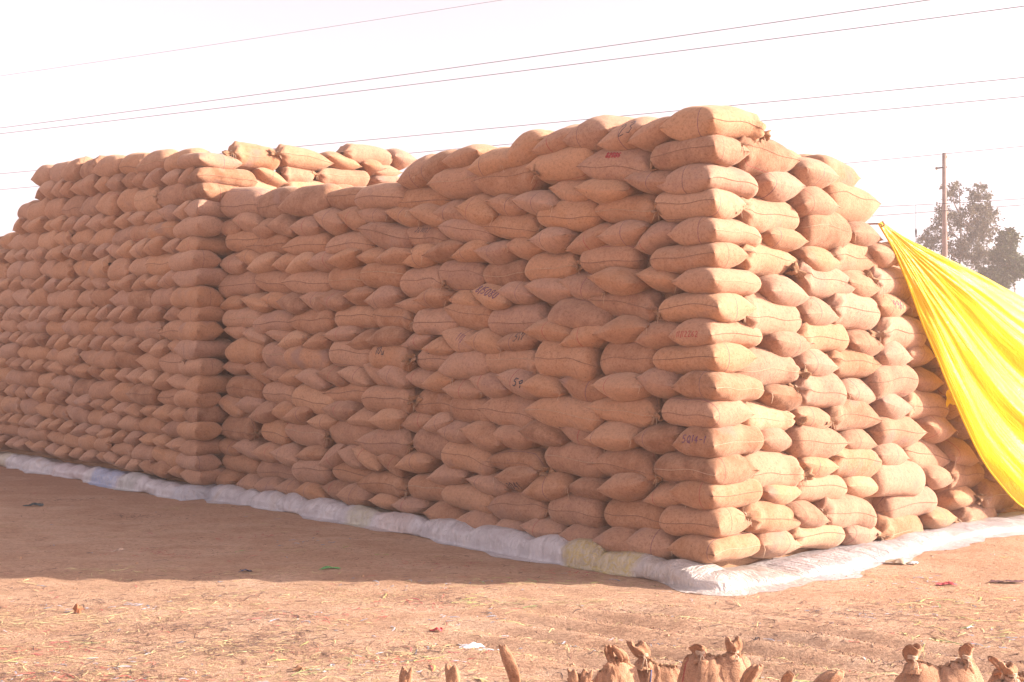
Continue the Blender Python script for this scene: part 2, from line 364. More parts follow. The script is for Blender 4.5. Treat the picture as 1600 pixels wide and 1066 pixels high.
TABLE = """L|1,1,1.0,3.96,0.46,4.16,0.222,H;1,2,1.41,4.04,0.8,4.16,0.26,H;1,3,1.87,4.16,1.2,4.19,0.331,H;1,4,2.33,4.08,1.68,4.24,0.235,H;1,5,2.74,4.04,2.11,4.25,0.315,H;1,6,3.32,4.05,2.53,4.12,0.257,H;1,7,3.82,4.13,3.07,4.2,0.238,H;1,8,4.25,4.08,3.55,4.21,0.337,H;1,9,4.64,4.03,4.02,4.21,0.312,H;2,1,1.66,3.9,0.75,3.78,0.254,Spr;2,2,2.38,3.91,1.49,3.95,0.265,Sp;2,3,3.25,3.84,2.22,3.82,0.257,Spr;2,4,3.97,3.91,3.02,3.94,0.29,Sp;2,5,4.76,3.84,3.73,3.78,0.242,Sp;2,6,5.43,3.94,4.45,3.87,0.228,S;2,7,6.24,3.97,5.23,3.91,0.221,Sp;2,8,7.15,4.03,5.97,3.98,0.313,Sp;2,9,8.05,4.09,6.79,4.05,0.329,Sp;2,10,8.78,4.17,7.62,4.13,0.353,S;3,1,1.06,3.68,0.48,3.58,0.218,H;3,2,1.69,3.64,1.02,3.54,0.218,H;3,3,2.13,3.72,1.51,3.54,0.26,H;3,4,2.56,3.63,1.91,3.49,0.154,H;3,5,3.0,3.65,2.43,3.49,0.226,H;3,6,3.44,3.66,2.82,3.47,0.285,H;3,7,3.94,3.65,3.23,3.51,0.285,H;3,8,4.32,3.72,3.69,3.51,0.215,H;3,9,4.81,3.73,4.14,3.54,0.215,H;3,10,5.38,3.73,4.72,3.61,0.247,H;3,11,5.83,3.77,5.18,3.59,0.273,H;3,12,6.34,3.79,5.63,3.58,0.273,H;3,13,6.92,3.72,6.18,3.66,0.28,H;3,14,7.43,3.83,6.73,3.66,0.274,H;3,15,7.81,3.75,7.25,3.73,0.274,H;3,16,8.36,3.93,7.54,3.77,0.268,H;3,17,8.85,3.83,8.03,3.76,0.268,H;4,1,1.51,3.44,0.68,3.36,0.224,Spr;4,2,2.25,3.45,1.42,3.37,0.232,S;4,3,3.12,3.42,2.22,3.33,0.216,Spr;4,4,3.8,3.45,2.94,3.26,0.216,Sp;4,5,4.58,3.42,3.71,3.33,0.213,Sp;4,6,5.31,3.51,4.31,3.31,0.236,Sp;4,7,6.15,3.41,5.1,3.37,0.235,S;4,8,7.14,3.45,5.98,3.44,0.233,Sp;4,9,7.99,3.54,6.96,3.5,0.236,Sp;4,10,8.61,3.64,7.62,3.59,0.235,S;5,1,0.98,3.03,0.45,3.2,0.228,H;5,2,1.43,3.11,0.78,3.18,0.228,H;5,3,1.85,3.07,1.22,3.25,0.23,H;5,4,2.32,3.15,1.73,3.18,0.248,H;5,5,2.78,3.17,2.2,3.11,0.257,H;5,6,3.21,3.08,2.64,3.09,0.257,H;5,7,3.63,3.08,3.02,3.22,0.239,H;5,8,4.05,3.12,3.39,3.23,0.239,H;5,9,4.5,3.12,3.88,3.25,0.263,H;5,10,4.95,3.17,4.27,3.22,0.223,H;5,11,5.44,3.23,4.78,3.21,0.223,H;5,12,5.99,3.15,5.28,3.27,0.212,H;5,13,6.52,3.21,5.83,3.23,0.247,H;5,14,6.98,3.14,6.27,3.31,0.247,H;5,15,7.41,3.23,6.64,3.29,0.252,H;5,16,7.94,3.19,7.22,3.34,0.252,H;5,17,8.33,3.47,7.61,3.29,0.239,H;5,18,8.8,3.34,7.99,3.27,0.3,H;6,1,1.71,2.97,0.94,2.92,0.224,S;6,2,2.47,2.9,1.71,2.92,0.245,Sr;6,3,3.16,2.86,2.45,2.86,0.225,S;6,4,3.83,2.92,3.11,2.83,0.255,S;6,5,4.56,2.87,3.73,2.83,0.295,Sr;6,6,5.31,3.0,4.47,2.93,0.247,S;6,7,6.11,3.0,5.26,2.94,0.254,S;6,8,7.06,2.99,6.01,2.91,0.263,Sp;6,9,7.82,3.08,6.9,2.95,0.25,S;6,10,8.8,3.0,7.76,3.03,0.272,S;7,1,0.96,2.79,0.4,2.68,0.233,H;7,2,1.5,2.77,0.84,2.65,0.233,H;7,3,1.97,2.77,1.29,2.6,0.267,H;7,4,2.47,2.72,1.77,2.63,0.249,H;7,5,2.9,2.72,2.33,2.63,0.241,H;7,6,3.23,2.72,2.7,2.55,0.241,H;7,7,3.72,2.7,3.17,2.58,0.225,H;7,8,4.23,2.64,3.6,2.68,0.221,H;7,9,4.68,2.61,4.02,2.59,0.203,H;7,10,5.19,2.69,4.5,2.75,0.261,H;7,11,5.71,2.73,5.05,2.75,0.243,H;7,12,6.21,2.77,5.55,2.63,0.243,H;7,13,6.62,2.75,5.94,2.65,0.253,H;7,14,7.14,2.78,6.47,2.63,0.253,H;7,15,7.71,2.81,6.99,2.73,0.275,H;7,16,8.13,2.82,7.39,2.65,0.235,H;7,17,8.74,2.75,8.03,2.77,0.234,H;8,1,1.55,2.55,0.66,2.42,0.232,Spr;8,2,2.11,2.48,1.27,2.35,0.233,S;8,3,3.07,2.36,2.15,2.39,0.265,Sr;8,4,3.75,2.48,2.96,2.37,0.237,Sp;8,5,4.32,2.42,3.51,2.4,0.264,S;8,6,5.11,2.47,4.31,2.42,0.231,Sr;8,7,5.95,2.49,5.07,2.47,0.226,S;8,8,6.98,2.43,5.9,2.46,0.253,Sp;8,9,7.86,2.45,6.84,2.48,0.23,S;8,10,8.58,2.56,7.62,2.53,0.202,S;9,1,0.95,2.18,0.42,2.26,0.254,H;9,2,1.48,2.21,0.76,2.29,0.254,H;9,3,1.93,2.13,1.3,2.31,0.227,H;9,4,2.42,2.28,1.75,2.23,0.227,H;9,5,2.96,2.12,2.3,2.18,0.221,H;9,6,3.35,2.2,2.8,2.09,0.253,H;9,7,3.75,2.26,3.15,2.08,0.253,H;9,8,4.12,2.14,3.54,2.12,0.22,H;9,9,4.57,2.14,4.0,2.25,0.22,H;9,10,5.13,2.24,4.43,2.28,0.223,H;9,11,5.58,2.19,4.97,2.22,0.226,H;9,12,6.08,2.28,5.42,2.3,0.226,H;9,13,6.59,2.15,5.94,2.24,0.235,H;9,14,7.12,2.16,6.46,2.26,0.235,H;9,15,7.56,2.36,6.88,2.26,0.239,H;9,16,8.08,2.37,7.46,2.21,0.244,H;9,17,8.63,2.38,7.96,2.33,0.244,H;10,1,1.46,1.97,0.73,1.97,0.277,S;10,2,2.26,1.97,1.46,1.95,0.289,S;10,3,3.12,1.92,2.23,1.95,0.219,Sr;10,4,3.8,1.86,2.98,1.98,0.264,Sp;10,5,4.32,1.99,3.51,1.94,0.2,S;10,6,5.14,2.01,4.31,1.99,0.252,Sr;10,7,6.02,2.04,5.11,2.01,0.259,S;10,8,6.99,2.01,5.99,1.94,0.237,S;10,9,7.62,2.01,6.85,1.96,0.262,S;10,10,8.54,2.05,7.57,2.07,0.25,S;11,1,0.91,1.8,0.42,1.71,0.244,H;11,2,1.45,1.7,0.8,1.68,0.244,H;11,3,1.95,1.74,1.3,1.61,0.263,H;11,4,2.45,1.75,1.86,1.65,0.263,H;11,5,2.87,1.81,2.24,1.6,0.256,H;11,6,3.32,1.75,2.7,1.61,0.256,H;11,7,3.76,1.65,3.07,1.62,0.257,H;11,8,4.14,1.69,3.54,1.77,0.246,H;11,9,4.51,1.81,3.89,1.72,0.246,H;11,10,4.93,1.84,4.35,1.67,0.258,H;11,11,5.32,1.89,4.71,1.64,0.258,H;11,12,5.78,1.86,5.13,1.68,0.246,H;11,13,6.22,1.86,5.63,1.7,0.246,H;11,14,6.67,1.8,5.99,1.64,0.256,H;11,15,7.14,1.68,6.52,1.8,0.223,H;11,16,7.61,1.82,6.88,1.75,0.23,H;11,17,8.1,1.9,7.43,1.68,0.243,H;11,18,8.63,1.87,7.99,1.84,0.243,H;12,1,1.58,1.52,0.7,1.45,0.22,Spr;12,2,2.41,1.47,1.37,1.4,0.244,Sp;12,3,3.15,1.49,2.27,1.36,0.277,Sp;12,4,3.69,1.45,2.94,1.36,0.248,S;12,5,4.35,1.48,3.54,1.47,0.236,S;12,6,5.32,1.47,4.25,1.5,0.241,Sr;12,7,6.18,1.51,5.03,1.56,0.217,Sp;12,8,6.84,1.52,5.85,1.41,0.276,S;12,9,7.64,1.54,6.78,1.52,0.246,S;12,10,8.58,1.61,7.61,1.54,0.252,S;13,1,1.0,1.21,0.4,1.29,0.256,H;13,2,1.55,1.24,0.89,1.27,0.256,H;13,3,1.98,1.29,1.36,1.13,0.233,H;13,4,2.49,1.29,1.84,1.16,0.233,H;13,5,2.99,1.16,2.33,1.14,0.263,H;13,6,3.41,1.23,2.78,1.05,0.252,H;13,7,3.84,1.19,3.24,1.14,0.252,H;13,8,4.09,1.2,3.58,1.31,0.235,H;13,9,4.57,1.2,3.96,1.3,0.235,H;13,10,5.1,1.24,4.35,1.31,0.26,H;13,11,5.58,1.24,4.92,1.25,0.24,H;13,12,6.08,1.33,5.35,1.34,0.24,H;13,13,6.49,1.15,5.78,1.19,0.235,H;13,14,7.02,1.16,6.27,1.32,0.235,H;13,15,7.39,1.31,6.73,1.27,0.257,H;13,16,7.88,1.18,7.23,1.32,0.257,H;13,17,8.4,1.34,7.52,1.36,0.276,H;13,18,8.76,1.42,8.06,1.2,0.276,H;14,1,1.54,1.0,0.67,0.94,0.239,Spr;14,2,2.18,1.0,1.34,0.94,0.254,S;14,3,3.08,0.91,2.17,0.89,0.209,Spr;14,4,3.77,0.96,2.94,0.84,0.272,S;14,5,4.31,1.04,3.59,0.97,0.281,S;14,6,5.36,0.95,4.28,0.98,0.265,Spr;14,7,6.04,1.04,5.07,1.07,0.282,S;14,8,7.04,1.02,5.99,0.97,0.238,Sr;14,9,7.67,1.05,6.98,0.98,0.273,S;14,10,8.85,1.0,7.66,1.04,0.293,Spr;15,1,0.9,0.71,0.39,0.78,0.235,H;15,2,1.37,0.7,0.73,0.85,0.235,H;15,3,1.9,0.71,1.27,0.7,0.248,H;15,4,2.44,0.62,1.8,0.75,0.248,H;15,5,2.85,0.69,2.2,0.79,0.238,H;15,6,3.39,0.67,2.68,0.57,0.224,H;15,7,4.22,0.64,3.21,0.75,0.254,H;15,8,4.63,0.76,3.98,0.86,0.254,H;15,9,4.97,0.86,4.5,0.62,0.238,H;15,10,5.39,0.92,4.89,0.65,0.238,H;15,11,5.74,0.87,5.2,0.67,0.248,H;15,12,6.15,0.61,5.66,0.9,0.248,H;15,13,6.82,0.73,5.98,0.8,0.234,H;15,14,7.31,0.76,6.67,0.65,0.256,H;15,15,7.79,0.73,7.14,0.68,0.256,H;15,16,8.34,0.82,7.56,0.68,0.258,H;15,17,8.87,0.79,8.13,0.67,0.258,H;15,18,9.46,0.6,8.58,0.69,0.182,H;16,1,1.42,0.51,0.63,0.5,0.263,S;16,2,2.14,0.5,1.41,0.45,0.245,S;16,3,3.05,0.39,2.13,0.45,0.281,Spr;16,4,3.82,0.49,2.91,0.42,0.21,S;16,5,4.43,0.52,3.59,0.48,0.233,S;16,6,5.4,0.48,4.4,0.49,0.226,Spr;16,7,5.99,0.59,5.1,0.53,0.243,S;16,8,6.82,0.51,5.97,0.54,0.245,S;16,9,7.82,0.49,6.79,0.51,0.218,S;16,10,8.69,0.5,7.77,0.51,0.234,S;16,11,9.5,0.44,8.63,0.47,0.179,S;17,1,1.04,0.24,0.45,0.24,0.267,H;17,2,1.47,0.3,0.84,0.2,0.255,H;17,3,1.95,0.25,1.31,0.18,0.261,H;17,4,2.48,0.25,1.89,0.23,0.181,H;17,5,2.95,0.22,2.39,0.13,0.247,H;17,6,3.46,0.23,2.83,0.17,0.252,H;17,7,4.2,0.28,3.34,0.18,0.271,H;17,8,4.68,0.28,4.06,0.3,0.208,H;17,9,5.14,0.29,4.57,0.29,0.193,H;17,10,5.71,0.29,5.09,0.28,0.274,H;17,11,6.18,0.35,5.59,0.28,0.249,H;17,12,6.72,0.3,6.02,0.25,0.251,H;17,13,7.2,0.31,6.58,0.25,0.222,H;17,14,7.72,0.26,7.14,0.27,0.236,H;17,15,8.34,0.29,7.61,0.23,0.247,H;17,16,8.93,0.27,8.17,0.31,0.216,H;17,17,9.5,0.26,8.76,0.31,0.176,H
R|2,1,0.31,3.9,1.47,3.85,0.264,Slq;3,1,0.74,3.6,1.51,3.62,0.285,H;3,2,1.34,3.8,2.0,3.77,0.266,Hl;3,3,1.88,3.84,2.55,3.8,0.272,Sq;4,1,0.34,3.3,1.5,3.31,0.246,Sl;4,2,1.25,3.51,2.11,3.53,0.265,H;4,3,1.86,3.59,3.0,3.51,0.278,Sq;5,1,0.78,3.13,1.56,3.1,0.199,H;5,2,1.47,3.27,2.31,3.23,0.277,S;5,3,2.25,3.28,2.94,3.25,0.268,Hl;6,1,0.39,2.93,1.56,2.88,0.249,Slq;6,2,1.39,2.98,2.19,2.94,0.249,H;6,3,1.94,3.05,3.03,2.98,0.271,Sl;6,4,2.64,3.06,3.34,3.06,0.237,H;6,5,3.28,3.06,4.06,3.06,0.237,S;7,1,0.76,2.65,1.57,2.59,0.26,H;7,2,1.34,2.77,2.43,2.73,0.264,Slq;7,3,2.11,2.75,2.94,2.7,0.268,H;7,4,2.67,2.78,3.64,2.8,0.263,Sl;7,5,3.58,2.79,4.36,2.79,0.248,S;8,1,0.4,2.42,1.54,2.35,0.256,Sl;8,2,1.32,2.45,2.11,2.41,0.268,H;8,3,1.85,2.52,3.01,2.44,0.289,Sl;8,4,2.64,2.53,3.58,2.54,0.267,H;8,5,3.47,2.57,3.84,2.56,0.267,H;8,6,3.78,2.56,4.56,2.56,0.267,S;9,1,0.82,2.13,1.6,2.09,0.246,H;9,2,1.35,2.24,2.33,2.2,0.253,Sl;9,3,2.26,2.17,3.03,2.12,0.266,H;9,4,2.77,2.29,3.91,2.23,0.269,Sl;9,5,3.85,2.26,4.35,2.26,0.268,H;9,6,4.29,2.26,4.79,2.26,0.268,H;10,1,0.4,1.9,1.4,1.88,0.242,Sr;10,2,1.29,1.96,2.05,1.9,0.267,H;10,3,1.87,1.97,3.04,1.92,0.254,Slq;10,4,2.73,2.03,3.54,1.97,0.263,H;10,5,3.38,2.06,4.16,2.0,0.264,Hl;10,6,4.1,2.03,4.6,2.03,0.264,H;10,7,4.54,2.03,5.32,2.03,0.264,S;11,1,0.82,1.67,1.6,1.57,0.238,H;11,2,1.31,1.72,2.23,1.65,0.274,Sl;11,3,2.11,1.67,3.0,1.6,0.266,H;11,4,2.6,1.73,3.75,1.73,0.264,S;11,5,3.64,1.76,4.34,1.71,0.279,H;11,6,4.28,1.73,5.06,1.73,0.279,S;11,7,5.0,1.73,5.5,1.73,0.279,H;12,1,0.53,1.45,1.38,1.38,0.206,Sr;12,2,1.29,1.45,2.07,1.32,0.263,H;12,3,1.8,1.45,2.94,1.38,0.238,Slq;12,4,2.74,1.53,3.54,1.41,0.266,H;12,5,3.32,1.51,4.5,1.43,0.263,Sl;12,6,4.44,1.47,5.22,1.47,0.263,S;12,7,5.16,1.47,5.66,1.47,0.263,H;12,8,5.6,1.47,6.38,1.47,0.263,S;13,1,0.76,1.25,1.35,1.17,0.234,H;13,2,1.25,1.2,2.19,1.11,0.239,Sq;13,3,2.04,1.2,2.97,1.12,0.251,H;13,4,2.68,1.24,3.93,1.16,0.266,Sq;13,5,3.64,1.28,4.67,1.13,0.293,H;13,6,4.61,1.21,5.11,1.21,0.295,H;13,7,5.05,1.21,5.83,1.21,0.295,S;13,8,5.77,1.21,6.55,1.21,0.295,S;14,1,0.51,0.97,1.42,0.92,0.249,Sr;14,2,1.35,0.96,2.07,0.85,0.224,H;14,3,1.87,0.97,2.99,0.85,0.243,Sl;14,4,2.6,0.99,3.6,0.88,0.254,H;14,5,3.38,0.98,4.68,0.79,0.28,Sq;14,6,4.37,0.94,5.13,0.82,0.291,H;14,7,5.07,0.88,5.57,0.88,0.291,H;14,8,5.51,0.88,6.01,0.88,0.291,H;14,9,5.95,0.88,6.45,0.88,0.291,H;15,1,0.76,0.73,1.49,0.69,0.223,H;15,2,1.29,0.76,2.31,0.66,0.213,S;15,3,2.11,0.73,3.08,0.62,0.242,H;15,4,2.65,0.73,3.87,0.66,0.267,S;15,5,3.78,0.69,4.54,0.6,0.241,H;15,6,4.28,0.67,5.42,0.58,0.263,Sl;15,7,5.36,0.62,5.86,0.62,0.276,H;15,8,5.8,0.62,6.3,0.62,0.276,H;15,9,6.24,0.62,6.74,0.62,0.276,H;16,1,0.42,0.57,1.49,0.43,0.225,Slq;16,2,1.21,0.55,1.91,0.41,0.227,H;16,3,1.75,0.49,2.83,0.36,0.246,Sl;16,4,2.73,0.39,4.44,0.41,0.26,S;16,5,4.28,0.41,5.37,0.3,0.27,H;16,6,5.05,0.38,6.1,0.28,0.27,Sl;16,7,6.04,0.33,6.54,0.33,0.266,H;16,8,6.48,0.33,7.26,0.33,0.266,S;16,9,7.2,0.33,7.7,0.33,0.266,H;17,1,0.72,0.31,1.4,0.21,0.24,H;17,2,1.24,0.3,2.23,0.22,0.22,Sl;17,3,2.16,0.23,2.97,0.14,0.244,H;17,4,2.87,0.21,3.9,0.14,0.23,Sl;17,5,3.73,0.22,4.59,0.12,0.232,H;17,6,4.5,0.15,5.83,0.02,0.272,Sl;17,7,5.54,0.14,6.85,0.05,0.235,S;17,8,6.79,0.09,7.57,0.09,0.235,S;17,9,7.51,0.09,8.01,0.09,0.235,H;17,10,7.95,0.09,8.45,0.09,0.235,H
T|0,1,2.35,5.2,3.52,5.18,0.177,Sl;0,2,3.37,5.23,3.86,5.22,0.249,H;1,1,0.51,4.94,1.35,4.9,0.271,Sl;1,2,1.15,5.0,2.28,4.98,0.232,Slq;1,3,2.14,5.08,2.82,4.96,0.217,H;1,4,2.77,5.04,3.24,5.0,0.188,H;1,5,3.04,4.95,3.6,5.01,0.204,H;2,1,0.88,4.75,1.42,4.56,0.226,H;2,2,1.33,4.72,1.96,4.74,0.228,Sl;2,3,1.89,4.75,3.07,4.77,0.213,Sl;2,4,3.02,4.8,3.7,4.83,0.19,H;3,1,0.51,4.48,1.33,4.46,0.182,Slq;3,2,1.38,4.5,2.29,4.57,0.196,Sl;3,3,2.23,4.58,2.7,4.61,0.163,H
